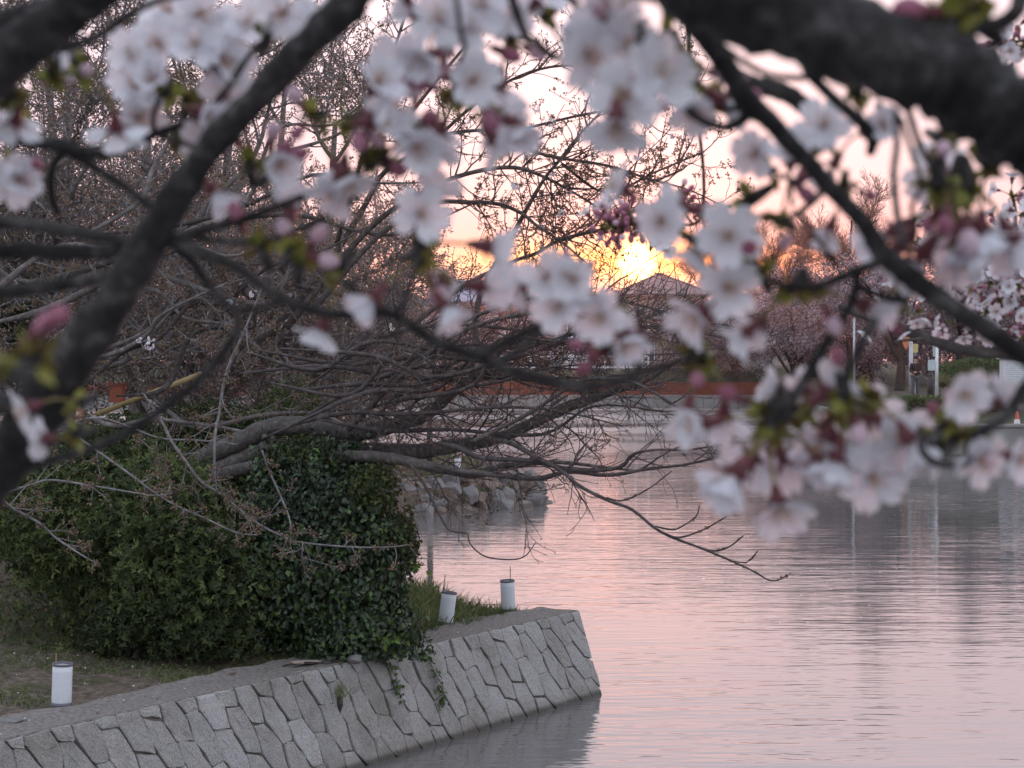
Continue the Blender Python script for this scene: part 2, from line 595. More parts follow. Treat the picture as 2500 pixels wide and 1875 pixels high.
def water_material():
    m, t, b = material('pond_water')
    g = N(t, 'ShaderNodeNewGeometry')
    b.inputs['Base Color'].default_value = (0.16, 0.145, 0.145, 1)
    b.inputs['Roughness'].default_value = 0.035
    b.inputs['IOR'].default_value = 2.9
    mp = N(t, 'ShaderNodeMapping')
    mp.inputs['Scale'].default_value = (0.26, 1.25, 1.0)
    mp.inputs['Rotation'].default_value = (0, 0, 0.12)
    t.links.new(g.outputs['Position'], mp.inputs[0])
    a = noise(t, 6.0, 2, 0.5, mp.outputs[0])
    c = noise(t, 1.4, 2, 0.5, mp.outputs[0])
    d = noise(t, 0.09, 2, 0.5, g.outputs['Position'])
    gust = ramp(t, d, [(0.38, (0.35, 0.35, 0.35)), (0.62, (1, 1, 1))])
    h = wmath('ADD', wmath('MULTIPLY', a, 0.5, tree=t), wmath('MULTIPLY', c, 1.0, tree=t), tree=t)
    h = wmath('MULTIPLY', h, gust, tree=t)
    # streaks of ruffled water towards the open middle of the pond
    mp2 = N(t, 'ShaderNodeMapping')
    mp2.inputs['Scale'].default_value = (0.02, 0.085, 1.0)
    t.links.new(g.outputs['Position'], mp2.inputs[0])
    st = noise(t, 1.0, 3, 0.6, mp2.outputs[0])
    sp = N(t, 'ShaderNodeSeparateXYZ')
    t.links.new(g.outputs['Position'], sp.inputs[0])
    far_ = wmath('MULTIPLY', wmath('SUBTRACT', sp.outputs[1], 45.0, tree=t), 0.02, tree=t, clamp=True)
    rf = wmath('MULTIPLY', ramp(t, st, [(0.40, (0, 0, 0)), (0.55, (1, 1, 1))]), far_, tree=t)
    t.links.new(wmath('MULTIPLY_ADD', rf, 0.24, 0.035, tree=t), b.inputs['Roughness'])
    bump(t, b, h, 1.0, 0.022)
    return m


wm = MB()
wm.add([[-300, -30, 0], [300, -30, 0], [300, 300, 0], [-300, 300, 0]], [[(0, 1, 2, 3)]])
tag(link('water', wm.mesh('water', (water_material(),))), kind='structure')

# ------------------------------------------------------------------ ground


def vnoise(x, y, seed=0):
    r = np.random.default_rng(seed).random((64, 64))
    xi, yi = np.floor(x).astype(int), np.floor(y).astype(int)
    fx, fy = x - xi, y - yi
    fx, fy = fx * fx * (3 - 2 * fx), fy * fy * (3 - 2 * fy)
    g = lambda i, j: r[(xi + i) % 64, (yi + j) % 64]
    return (g(0, 0) * (1 - fx) + g(1, 0) * fx) * (1 - fy) + (g(0, 1) * (1 - fx) + g(1, 1) * fx) * fy


def poly_dist(x, y, poly):
    """signed distance to a polygon's edge, positive inside"""
    best = np.full(x.shape, 1e9)
    inside = np.zeros(x.shape, bool)
    for (ax, ay), (bx, by) in zip(poly, poly[1:] + poly[:1]):
        vx, vy = bx - ax, by - ay
        t = np.clip(((x - ax) * vx + (y - ay) * vy) / (vx * vx + vy * vy), 0, 1)
        best = np.minimum(best, np.hypot(x - ax - t * vx, y - ay - t * vy))
        if ay != by:
            c = ((ay > y) != (by > y)) & (x < vx * (y - ay) / vy + ax)
            inside ^= c
    return np.where(inside, best, -best)


def sstep(a, b, v):
    t = np.clip((v - a) / (b - a), 0, 1)
    return t * t * (3 - 2 * t)


W0 = np.array([-3.79, 13.1])
W1 = np.array([0.74, 19.76])
WL = float(np.linalg.norm(W1 - W0))
WT = (W1 - W0) / WL
WN = np.array([WT[1], -WT[0]])
WH = 0.95
Wa = W0 - 4 * WT
ISLE = [tuple(Wa), tuple(W1), (-0.3, 20.05), (-0.9, 21.3), (-2.5, 24.5), (-3.3, 30), (-3.5, 38), (-2.2, 42.4), (0.2, 44.7), (0.7, 45.8),
        (-0.4, 47.6), (-4, 50), (-9, 53), (-16, 58), (-60, 62), (-60, 7)]


def land_z(x, y):
    x, y = np.asarray(x, float), np.asarray(y, float)
    d = poly_dist(x, y, ISLE)
    far = sstep(26, 38, y)
    near = 0.93 + 0.34 * sstep(0.4, 4.5, d) + 0.5 * sstep(4, 10, d)
    pen = 0.55 + 0.65 * sstep(0.2, 2.0, d) + 0.3 * sstep(2, 8, d)
    z = near * (1 - far) + pen * far
    z = z + (vnoise(x * 1.3, y * 1.3, 1) - 0.5) * 0.10 * sstep(0.3, 1.5, d) + (vnoise(x * 5, y * 5, 2) - 0.5) * 0.035 * sstep(0.3, 0.8, d)
    return np.where(d > 0.12, z, -0.5)


def grid_mesh(name, xs, ys, zf, mat):
    X, Y = np.meshgrid(xs, ys)
    Z = zf(X, Y)
    V = np.stack([X, Y, Z], -1).reshape(-1, 3)
    nx, ny = len(xs), len(ys)
    i = (np.arange(ny - 1)[:, None] * nx + np.arange(nx - 1)[None]).ravel()
    f = np.stack([i, i + 1, i + nx + 1, i + nx], -1)
    zz = V[:, 2][f]
    f = f[zz.max(1) > -0.4]
    return make_mesh(name, V, [f], (mat,), smooth=True)


def soil_material():
    m, t, b = material('soil_and_moss')
    h = noise(t, 1.6, 6, 0.6)
    h2 = noise(t, 14, 6, 0.6)
    soil = ramp(t, h2, [(0.3, (0.06, 0.046, 0.037)), (0.55, (0.14, 0.11, 0.088)), (0.8, (0.25, 0.21, 0.18))])
    moss = ramp(t, h2, [(0.3, (0.030, 0.038, 0.016)), (0.7, (0.075, 0.085, 0.030))])
    c = wmix(ramp(t, h, [(0.48, (0, 0, 0)), (0.66, (1, 1, 1))]), soil, moss, tree=t)
    t.links.new(c, b.inputs['Base Color'])
    b.inputs['Roughness'].default_value = 0.95
    b.inputs['Specular IOR Level'].default_value = 0.15
    bump(t, b, noise(t, 30, 6), 0.7, 0.02)
    return m


M_SOIL = soil_material()
xs = np.concatenate([np.arange(-60, -12, 1.2), np.arange(-12, 1.6, 0.1)])
ys = np.concatenate([np.arange(6, 28, 0.1), np.arange(28, 62, 0.25)])
tag(link('ground', grid_mesh('ground', xs, ys, land_z, M_SOIL)), kind='structure')

# far shore: quay at 137 m, a road above it, the right-hand bank with its sea wall nearer by
FAR_Y = 137.0


def far_z(x, y):
    road = np.where(y < FAR_Y + 1.3, 0.74, 1.70) + 1.05 * sstep(FAR_Y + 2.5, FAR_Y + 5, y)
    edge = np.where(y > FAR_Y, 19.8, np.interp(y, [68, 100, FAR_Y], [14.4, 17.2, 19.8]))
    right = 1.12 + 0.95 * sstep(68.6, 77, y) + 0.8 * sstep(90, 130, y)
    z = np.where(y > FAR_Y + 0.4, np.where(x > edge, np.maximum(right, road), road), np.where((x > edge) & (y > 68.3), right, -0.5))
    return z + (vnoise(x * 0.4, y * 0.4, 5) - 0.5) * 0.12 * (z > 0)


M_BANK = noisy('bank_grass', [(0.3, (0.035, 0.036, 0.025)), (0.55, (0.06, 0.062, 0.038)), (0.8, (0.11, 0.10, 0.075))], 1.2, 0.95, 0.4, 0.05)
xs = np.concatenate([np.arange(-120, 13, 4.0), np.arange(13, 30, 0.5), np.arange(30, 140, 5.0)])
ys = np.concatenate([[68.2, 68.4], np.arange(69, 136, 1.0), [137.0, 137.42], np.arange(138.2, 145, 0.4), np.arange(146, 180, 5.0), np.arange(180, 401, 55)])
tag(link('far_bank', grid_mesh('far_bank', xs, ys, far_z, M_BANK)), kind='structure')

# ------------------------------------------------------------------ stone wall of the near bank


def wall_pt(u, v, h=0.0):
    u, v, h = (np.asarray(a, float) for a in (u, v, h))
    lean = (WH - v) / WH
    uu = u + 0.22 * lean * sstep(WL - 1.6, WL, u)
    xy = W0 + WT * uu[..., None] + WN * (0.17 * lean + h)[..., None]
    return np.concatenate([xy, v[..., None]], -1)


def clip(poly, nx, ny, c):
    out = []
    for (ax, ay), (bx, by) in zip(poly, poly[1:] + poly[:1]):
        da, db = ax * nx + ay * ny - c, bx * nx + by * ny - c
        if da <= 0:
            out.append((ax, ay))
        if (da < 0) != (db < 0) and da != db:
            k = da / (da - db)
            out.append((ax + (bx - ax) * k, ay + (by - ay) * k))
    return out


def stone_material():
    m, t, b = material('granite')
    a = N(t, 'ShaderNodeAttribute', attribute_name='var')
    h = noise(t, 7, 6, 0.6)
    sp = noise(t, 95, 3, 0.7)
    base = ramp(t, a.outputs['Fac'], [(0.0, (0.30, 0.295, 0.29)), (0.5, (0.385, 0.385, 0.39)), (1.0, (0.47, 0.47, 0.475))])
    c = wmix(ramp(t, h, [(0.35, (0, 0, 0)), (0.75, (1, 1, 1))]), base, (0.42, 0.395, 0.37), 'MIX', t)
    c = wmix(0.75, c, ramp(t, sp, [(0.36, (0.42, 0.40, 0.39)), (0.5, (0.95, 0.95, 0.95)), (0.66, (1.35, 1.33, 1.33))]), 'MULTIPLY', t)
    big = noise(t, 1.7, 4, 0.6)
    c = wmix(0.8, c, ramp(t, big, [(0.32, (0.70, 0.67, 0.62)), (0.5, (0.98, 0.98, 0.97)), (0.7, (1.12, 1.12, 1.14))]), 'MULTIPLY', t)
    # brown silt the pond leaves along its own level
    g = N(t, 'ShaderNodeNewGeometry')
    sz = N(t, 'ShaderNodeSeparateXYZ')
    t.links.new(g.outputs['Position'], sz.inputs[0])
    lvl = wmath('ADD', sz.outputs[2], wmath('MULTIPLY', h, 0.3, tree=t), tree=t)
    silt = ramp(t, lvl, [(0.16, (1, 1, 1)), (0.34, (0, 0, 0))])
    c = wmix(wmath('MULTIPLY', silt, 0.55, tree=t), c, (0.22, 0.19, 0.16), 'MIX', t)
    wet = ramp(t, sz.outputs[2], [(0.035, (1, 1, 1)), (0.075, (0, 0, 0))])
    c = wmix(wmath('MULTIPLY', wet, 0.7, tree=t), c, (0.05, 0.046, 0.036), 'MIX', t)
    t.links.new(c, b.inputs['Base Color'])
    b.inputs['Roughness'].default_value = 0.85
    b.inputs['Specular IOR Level'].default_value = 0.25
    bump(t, b, wmath('ADD', noise(t, 20, 6, 0.65), wmath('MULTIPLY', sp, 0.3, tree=t), tree=t), 1.0, 0.02)
    return m


M_STONE = stone_material()
M_MORTAR = noisy('old_mortar', [(0.3, (0.11, 0.095, 0.085)), (0.7, (0.24, 0.215, 0.19))], 12, 0.95, 0.6, 0.01)
M_COPING = noisy('sandy_coping', [(0.28, (0.115, 0.10, 0.092)), (0.5, (0.20, 0.178, 0.165)), (0.75, (0.28, 0.255, 0.24))], 26, 0.95, 1.0, 0.02, 30)

wall = thing('stone_wall', 'grey granite retaining wall of slanting fitted stones rising from the pond beside the lanterns', 'wall', (W0[0], W0[1], 0))
rw = np.random.default_rng(5)
DP, DQ, LEAN = 0.225, 0.45, 0.48   # band width, stone length down the face, how far a band leans per metre of height
sites = []
for p_ in range(-12, 50):
    for q_ in range(-2, 6):
        sites.append((p_ + rw.normal() * 0.08, q_ + 0.5 * (p_ % 2) - 0.25 + rw.normal() * 0.09))
S = np.array(sites)


def to_wall(pt):
    h = WH - pt[1] * DQ
    return (pt[0] * DP + LEAN * (WH - h) - 0.35, h)


for k, (p_, q_) in enumerate(sites):
    poly = [(p_ - 2, q_ - 2), (p_ + 2, q_ - 2), (p_ + 2, q_ + 2), (p_ - 2, q_ + 2)]
    d = np.hypot(*(S - S[k]).T)
    for j in np.argsort(d)[1:15]:
        ex_, ey_ = S[j] - S[k]
        L_ = math.hypot(ex_, ey_)
        poly = clip(poly, ex_ / L_, ey_ / L_, (p_ * ex_ + q_ * ey_) / L_ + L_ / 2)
    poly = [to_wall(pt) for pt in poly]
    full = list(poly)
    cx_, cy_ = np.mean(full, 0)
    for (ax, ay), (bx, by) in zip(full, full[1:] + full[:1]):
        L_ = math.hypot(bx - ax, by - ay)
        if L_ < 1e-4:
            continue
        nx, ny = (by - ay) / L_, -(bx - ax) / L_
        if (cx_ - ax) * nx + (cy_ - ay) * ny > 0:
            nx, ny = -nx, -ny
        # joints that run down to the water side gape more than the others, and wedge open
        gap = rw.uniform(0.002, 0.011) if nx * ny > 0.15 else rw.uniform(0.0005, 0.002)
        an = rw.normal() * 0.035
        nx, ny = nx * math.cos(an) - ny * math.sin(an), nx * math.sin(an) + ny * math.cos(an)
        poly = clip(poly, nx, ny, (ax + bx) / 2 * nx + (ay + by) / 2 * ny - gap)
        if len(poly) < 3:
            break
    for nx, ny, c_ in ((0, 1, WH), (0, -1, 0.42), (1, 0, WL), (-1, 0, 2.4)):
        if len(poly) >= 3:
            poly = clip(poly, nx, ny, c_)
    if len(poly) < 3:
        continue
    p = np.array(poly)
    area = 0.5 * abs(np.dot(p[:, 0], np.roll(p[:, 1], 1)) - np.dot(p[:, 1], np.roll(p[:, 0], 1)))
    if area < 0.006:
        continue
    # outline with chipped corners
    q = []
    for a, b_ in zip(p, np.roll(p, -1, 0)):
        e = b_ - a
        le = np.linalg.norm(e)
        if le < 0.02:
            continue
        for f_ in np.linspace(min(0.3, 0.012 / le), 1 - min(0.3, 0.012 / le), max(2, int(le / 0.10) + 1)):
            q.append(a + e * f_ + rw.normal(size=2) * 0.006)
    q = np.array(q)
    q[:, 1] = np.minimum(q[:, 1], WH + 0.004)
    cen = q.mean(0)
    n_ = len(q)
    tilt = rw.normal(size=2) * 0.02
    proud = rw.uniform(0.0, 0.014)
    hz = lambda pts: proud + (pts - cen) @ tilt
    rings = []
    for sc_, h0 in ((1.0, -0.075), (1.0, -0.004), (0.965, 0.005), (0.80, 0.007), (0.42, 0.008)):
        pts = cen + (q - cen) * sc_
        hh = hz(pts) * (0.3 if h0 < -0.05 else 1) + h0 + rw.normal(size=n_) * 0.0022
        rings.append(wall_pt(pts[:, 0], pts[:, 1], hh))
    V = np.concatenate(rings + [wall_pt(cen[None, 0], cen[None, 1], np.array([proud + 0.009]))])
    fs = []
    ii = np.arange(n_)
    for r_ in range(4):
        fs.append(np.stack([r_ * n_ + ii, r_ * n_ + (ii + 1) % n_, (r_ + 1) * n_ + (ii + 1) % n_, (r_ + 1) * n_ + ii], -1))
    tri = np.stack([4 * n_ + ii, 4 * n_ + (ii + 1) % n_, np.full(n_, 5 * n_)], -1)
    link('stone', make_mesh('stone', V, [np.concatenate(fs), tri], (M_STONE,), var=np.full(len(V), rw.random())), wall)

uu = np.linspace(-2.5, WL - 0.01, 60)
core = MB()
vv = np.array([-0.5, 0.3, WH - 0.01])
Vg = np.concatenate([wall_pt(uu, np.full(60, v), np.full(60, -0.022)) for v in vv])
i0 = np.arange(59)
core.add(Vg, [np.concatenate([np.stack([r_ * 60 + i0, r_ * 60 + i0 + 1, (r_ + 1) * 60 + i0 + 1, (r_ + 1) * 60 + i0], -1) for r_ in range(2)])])
e0, e1 = wall_pt(np.array([WL - 0.01]), np.array([-0.5]), np.array([-0.03]))[0], wall_pt(np.array([WL - 0.01]), np.array([WH - 0.01]), np.array([-0.03]))[0]
core.add([e0, e0 + [-1.6, 0.35, 0], e1 + [-1.6, 0.35, 0], e1], [[(0, 1, 2, 3)]])
link('mortar', core.mesh('mortar', (M_MORTAR,)), wall)
# sandy strip on top, crumbling into the bank
nu, nw = 130, 9
uu = np.linspace(-2.6, WL + 0.005, nu)
ww = np.linspace(0, 1, nw)
A, B = np.meshgrid(uu, ww)
width = 0.46 + 0.05 * np.sin(uu * 3.1) + (vnoise(uu * 4, uu * 0, 8) - 0.5) * 0.14
off = -B * width[None] + 0.0
xy = W0 + WT * A[..., None] + WN * off[..., None]
# at the corner the strip stops at the end face
xy[..., 1] = np.minimum(xy[..., 1], 19.78 + 0.1 * np.clip(0.74 - xy[..., 0], 0, 2))
zz = WH + 0.006 + (vnoise(A * 6, B * 4 + 3, 9) - 0.5) * 0.022 * np.minimum(1, B * 6) + 0.035 * B ** 2
Vc = np.concatenate([np.concatenate([xy, zz[..., None]], -1).reshape(-1, 3), np.concatenate([xy[0], (zz[0] - 0.02)[:, None]], -1)])
i = (np.arange(nw - 1)[:, None] * nu + np.arange(nu - 1)[None]).ravel()
f = np.stack([i, i + nu, i + nu + 1, i + 1], -1)
j = np.arange(nu - 1)
f2 = np.stack([nw * nu + j, j, j + 1, nw * nu + j + 1], -1)
link('coping', make_mesh('coping', Vc, [np.concatenate([f, f2])], (M_COPING,), smooth=True), wall)

# ------------------------------------------------------------------ lanterns


def paper_material():
    m, t, b = material('white_paper')
    h = noise(t, 30, 3)
    t.links.new(ramp(t, h, [(0.3, (0.82, 0.84, 0.90)), (0.7, (0.88, 0.90, 0.95))]), b.inputs['Base Color'])
    b.inputs['Roughness'].default_value = 0.8
    tr = N(t, 'ShaderNodeBsdfTranslucent')
    tr.inputs[0].default_value = (0.8, 0.8, 0.82, 1)
    mx = N(t, 'ShaderNodeMixShader')
    mx.inputs[0].default_value = 0.3
    t.links.new(b.outputs[0], mx.inputs[1])
    t.links.new(tr.outputs[0], mx.inputs[2])
    t.links.new(mx.outputs[0], t.nodes['Material Output'].inputs[0])
    return m


M_PAPER = paper_material()
M_RING = plain('grey_ring', (0.15, 0.145, 0.175), 0.6)
M_CANE = plain('bamboo_cane', (0.34, 0.25, 0.11), 0.55)
M_CANE_DARK = plain('dark_cane', (0.14, 0.10, 0.075), 0.6)


def lathe(prof, sides=28):
    P = np.array(prof, float)
    th = np.arange(sides) * 2 * math.pi / sides
    V = np.stack([P[:, None, 0] * np.cos(th), P[:, None, 0] * np.sin(th), np.broadcast_to(P[:, None, 1], (len(P), sides))], -1).reshape(-1, 3)
    b = np.arange(len(P) - 1)[:, None] * sides
    i = np.arange(sides)[None]
    j = (i + 1) % sides
    return V, np.stack([b + i, b + j, b + sides + j, b + sides + i], -1).reshape(-1, 4)


def lathe_mesh(name, prof, mat, sides=28, smooth=True):
    V, f = lathe(prof, sides)
    return make_mesh(name, V, [f], (mat,), smooth=smooth)


R_, H_ = 0.079, 0.345
LM = {
    'shade': lathe_mesh('shade', [(R_, 0.025), (R_ + 0.001, 0.10), (R_, 0.2), (R_ + 0.001, 0.27), (R_, H_ - 0.02), (R_ - 0.0025, H_ - 0.02), (R_ - 0.0025, 0.026)], M_PAPER),
    'rim': lathe_mesh('rim', [(R_ - 0.003, H_ - 0.022), (R_ + 0.004, H_ - 0.022), (R_ + 0.005, H_ - 0.012), (R_ + 0.004, H_ - 0.003), (R_ - 0.003, H_ - 0.003), (R_ - 0.005, H_ - 0.012), (R_ - 0.003, H_ - 0.022)], M_RING),
    'base': lathe_mesh('base', [(0.0, -0.012), (R_ + 0.003, -0.012), (R_ + 0.003, 0.027), (R_ - 0.006, 0.027), (R_ - 0.006, 0.004), (0.0, 0.004)], M_RING),
}


def lantern(label, loc, lean, group, stick=0.09, side=(0.03, -0.045), cane=None, scale=1.0):
    t = thing('paper_lantern', label, 'lantern', loc, group)
    t.scale = (scale,) * 3
    t.rotation_euler = lean
    for k in ('shade', 'rim', 'base'):
        link(k, LM[k], t, False)
    if stick:
        sb = MB().tube([(side[0], side[1], 0.0), (side[0] * 1.05, side[1] * 1.05, H_ * 0.6), (side[0] * 1.2 + 0.004, side[1] * 1.2, H_ + stick)], 0.0045, 7)
        link('stick', sb.mesh('stick', (cane or M_CANE_DARK,)), t, False)
    return t


GL = 'white paper lanterns along the bank'
p = G(150, 1725, 0.96)
lantern('nearest white paper lantern on mossy soil at the lower corner, its cane barely showing', (p[0], p[1], 0.972), (0.0, 0.035, 0), GL, 0.075, (-0.05, 0.0), M_CANE)
p = G(1087, 1524, 0.97)
lantern('leaning white paper lantern in the grass beside the ivy mound', (p[0], p[1], 0.975), (0.02, 0.135, 0.3), GL, 0.165, (-0.055, 0.03), M_CANE_DARK)
p = G(1241, 1492, 0.95)
lantern('upright white paper lantern at the tip of the stone wall', (p[0], p[1] - 0.05, 0.965), (0.03, -0.035, 0.1), GL, 0.145, (0.03, 0.02), M_CANE_DARK)
for px, py, lab in ((1119, 1136, 'small distant white lantern on the grassy rock point, the one farther from its tip'), (1186, 1139, 'small distant white lantern on the rock point, the one nearer its tip')):
    q = U(px, py, 44.8)
    lantern(lab, (q[0], q[1], float(land_z(q[0], q[1])) + 0.01), (0, -0.06 if px < 1150 else 0.05, 0), GL, 0.0)

# ------------------------------------------------------------------ rock point
M_ROCK = noisy('tan_rock', [(0.25, (0.10, 0.078, 0.066)), (0.5, (0.19, 0.15, 0.13)), (0.78, (0.30, 0.25, 0.22))], 2.2, 0.9, 0.6, 0.02, 14)
M_ROCK_GREY = noisy('grey_rock', [(0.25, (0.12, 0.115, 0.115)), (0.6, (0.21, 0.20, 0.20)), (0.8, (0.31, 0.30, 0.30))], 2.2, 0.9, 0.6, 0.02, 14)


def rock_mesh(r, seed, mat):
    g = np.random.default_rng(seed)
    bm = bmesh.new()
    for _ in range(20):
        d = nrm(g.normal(size=3)) * g.uniform(0.85, 1.05)
        bm.verts.new(Vector(d * np.array(r)))
    res = bmesh.ops.convex_hull(bm, input=bm.verts)
    bmesh.ops.delete(bm, geom=[v for v in res['geom_interior'] if isinstance(v, bmesh.types.BMVert)], context='VERTS')
    bmesh.ops.bevel(bm, geom=list(bm.edges), offset=min(r) * 0.09, segments=1, affect='EDGES', clamp_overlap=True)
    me = bpy.data.meshes.new('rock')
    bm.to_mesh(me)
    bm.free()
    me.materials.append(mat)
    return me


revet = thing('rock_revetment', 'low revetment of tan and grey boulders edging the grassy point across the pond', 'rock bank', (-0.5, 44.5, 0))
gr = np.random.default_rng(21)
ROCKS = [rock_mesh((0.36 * s, 0.31 * s, 0.26 * s), 100 + k, M_ROCK if k % 3 else M_ROCK_GREY) for k, s in enumerate((1.0, 0.8, 0.9, 1.1, 0.7, 0.75, 0.95, 0.6, 0.85))]
edge = np.array([(-3.6, 39), (-3.35, 40.6), (-2.75, 41.9), (-2.1, 42.7), (-1.4, 43.3), (-0.7, 43.9), (0.0, 44.5), (0.55, 45.1), (0.75, 45.9), (0.3, 46.8)])
el = smooth_line(edge, 6)
cum = np.concatenate([[0], np.cumsum(np.linalg.norm(np.diff(el, axis=0), axis=1))])
for row, (zc, inn, step) in enumerate(((0.04, -0.10, 0.44), (0.27, 0.12, 0.42), (0.50, 0.30, 0.42), (0.70, 0.52, 0.46))):
    s = 0.1 + 0.2 * row
    while s < cum[-1]:
        x, y = np.interp(s, cum, el[:, 0]), np.interp(s, cum, el[:, 1])
        o = link('rock', ROCKS[gr.integers(len(ROCKS))], revet, False)
        o.location = (x - inn * 0.6 + gr.normal() * 0.06 - revet.location[0], y + inn * 0.8 + gr.normal() * 0.06 - revet.location[1], zc + gr.normal() * 0.05 - (0.14 if s > cum[-1] - 1.6 else 0))
        o.rotation_euler = (gr.normal() * 0.3, gr.normal() * 0.3, gr.uniform(0, 6.28))
        s += step * gr.uniform(0.75, 1.25)

# ------------------------------------------------------------------ far shore
M_CONC = noisy('weathered_concrete', [(0.3, (0.22, 0.215, 0.21)), (0.7, (0.36, 0.355, 0.35))], 0.8, 0.9, 0.3, 0.02, 6)
M_RED = noisy('orange_red_boards', [(0.3, (0.17, 0.045, 0.028)), (0.7, (0.29, 0.085, 0.05))], 0.7, 0.75, 0.2, 0.01, 8)
M_WHITE = plain('white_paint', (0.70, 0.71, 0.74), 0.5)
M_DARK = plain('dark_paint', (0.03, 0.03, 0.035), 0.5)
M_POLE = plain('galvanised_pole', (0.42, 0.43, 0.46), 0.45, 0.3)

quay = thing('quay_wall', 'pale concrete quay wall along the far shore under the orange fence', 'wall', (-20, FAR_Y, 0))
qb = MB()
for k in range(22):
    qb = MB().box((-100 + k * 5.6, FAR_Y + 0.2, 0.05), (5.56, 0.44, 1.3))
    link('panel', qb.mesh('panel', (M_CONC,)), quay)
link('coping', MB().box((-39, FAR_Y + 0.2, 0.74), (124, 0.56, 0.12)).mesh('coping', (M_CONC,)), quay)

fence = thing('board_fence', 'low orange-red board fence along the far shore above the concrete quay', 'fence', (-20, FAR_Y + 1.2, 1.0))
for k in range(26):
    x = -72 + k * 3.6
    if x > 20:
        break
    link('board', MB().box((x + 1.8, FAR_Y + 1.2, 1.24), (3.56, 0.08, 0.92)).mesh('board', (M_RED,)), fence)
    link('post', MB().box((x, FAR_Y + 1.12, 1.25), (0.13, 0.13, 1.06)).mesh('post', (M_RED,)), fence)
link('cap_rail', MB().box((-25.4, FAR_Y + 1.2, 1.735), (93.4, 0.16, 0.07)).mesh('cap_rail', (M_RED,)), fence)

rail = thing('guard_railing', 'white guard railing of thin rails and posts beside the road across the water', 'railing', (0, 142.5, 2.75))
for k in range(16):
    link('post', MB().box((-12 + k * 1.5, 142.5, 3.28), (0.14, 0.10, 1.1)).mesh('post', (M_WHITE,)), rail)
for z in (3.82, 2.92):
    link('rail', MB().box((-0.75, 142.42, z), (23.6, 0.06, 0.13)).mesh('rail', (M_WHITE,)), rail)
tag(link('road', MB().box((-30, 148, 2.785), (150, 8, 0.05)).mesh('road', (noisy('asphalt', [(0.3, (0.04, 0.04, 0.042)), (0.7, (0.07, 0.07, 0.072))], 2, 0.9),))), kind='structure')

# houses
M_GLASS = plain('window_glass', (0.08, 0.09, 0.11), 0.12, 0.0, 0.6)
M_ROOF_GREY = noisy('grey_tiles', [(0.3, (0.10, 0.09, 0.10)), (0.7, (0.17, 0.155, 0.165))], 3, 0.6, 0.3, 0.03, 12)
M_ROOF_BLUE = noisy('blue_grey_tiles', [(0.3, (0.17, 0.20, 0.29)), (0.7, (0.27, 0.31, 0.42))], 3, 0.5, 0.3, 0.03, 12)
M_ROOF_BROWN = noisy('brown_tiles', [(0.3, (0.10, 0.055, 0.05)), (0.7, (0.18, 0.10, 0.09))], 3, 0.6, 0.3, 0.03, 12)


def house(label, px, d, w, dep, z0, wh, rh, over, roof, wallm, wins, rows=1, colour=None, hip=0.75, rz=0.0):
    c = U(px, 870, d)
    t = thing('house', label, 'house', (c[0], c[1] + dep / 2, z0), rz=rz)
    link('wall', MB().box((0, 0, wh / 2 - 0.3), (w, dep, wh + 0.6)).mesh('wall', (wallm,)), t, False)
    rb = MB()
    a, b_, hx = w / 2 + over, dep / 2 + over, max(0.3, (w / 2 + over) * (1 - hip))
    V = [(-a, -b_, wh - 0.08), (a, -b_, wh - 0.08), (a, b_, wh - 0.08), (-a, b_, wh - 0.08), (-a, -b_, wh + 0.06), (a, -b_, wh + 0.06), (a, b_, wh + 0.06), (-a, b_, wh + 0.06), (-hx, 0, wh + rh), (hx, 0, wh + rh)]
    rb.add(V, [[(0, 3, 2, 1), (0, 1, 5, 4), (1, 2, 6, 5), (2, 3, 7, 6), (3, 0, 4, 7), (4, 5, 9, 8), (6, 7, 8, 9)], [(5, 6, 9), (7, 4, 8)]])
    r = link('roof', rb.mesh('roof', (roof,)), t, False)
    rg = MB().tube([(-hx - 0.1, 0, wh + rh + 0.05), (hx + 0.1, 0, wh + rh + 0.05)], 0.16, 8)
    link('ridge', rg.mesh('ridge', (roof,)), r, False)
    for ends in (((-hx, 0, wh + rh), (-a, -b_, wh + 0.1)), ((hx, 0, wh + rh), (a, -b_, wh + 0.1))):
        link('hip', MB().tube(ends, 0.11, 6).mesh('hip', (roof,)), r, False)
    for (x, z, ww_, hh) in wins:
        y = -dep / 2 - 0.03
        f_ = MB()
        f_.box((x, y, z + hh / 2), (ww_ + 0.16, 0.1, 0.08)).box((x, y, z - hh / 2), (ww_ + 0.16, 0.1, 0.08))
        f_.box((x - ww_ / 2, y - 0.003, z), (0.08, 0.1, hh)).box((x + ww_ / 2, y - 0.003, z), (0.08, 0.1, hh)).box((x, y - 0.006, z), (0.06, 0.1, hh))
        fo = link('window', f_.mesh('window', (M_WHITE,)), t, False)
        link('pane', MB().box((x, y + 0.01, z), (ww_, 0.06, hh)).mesh('pane', (M_GLASS,)), fo, False)
    return t


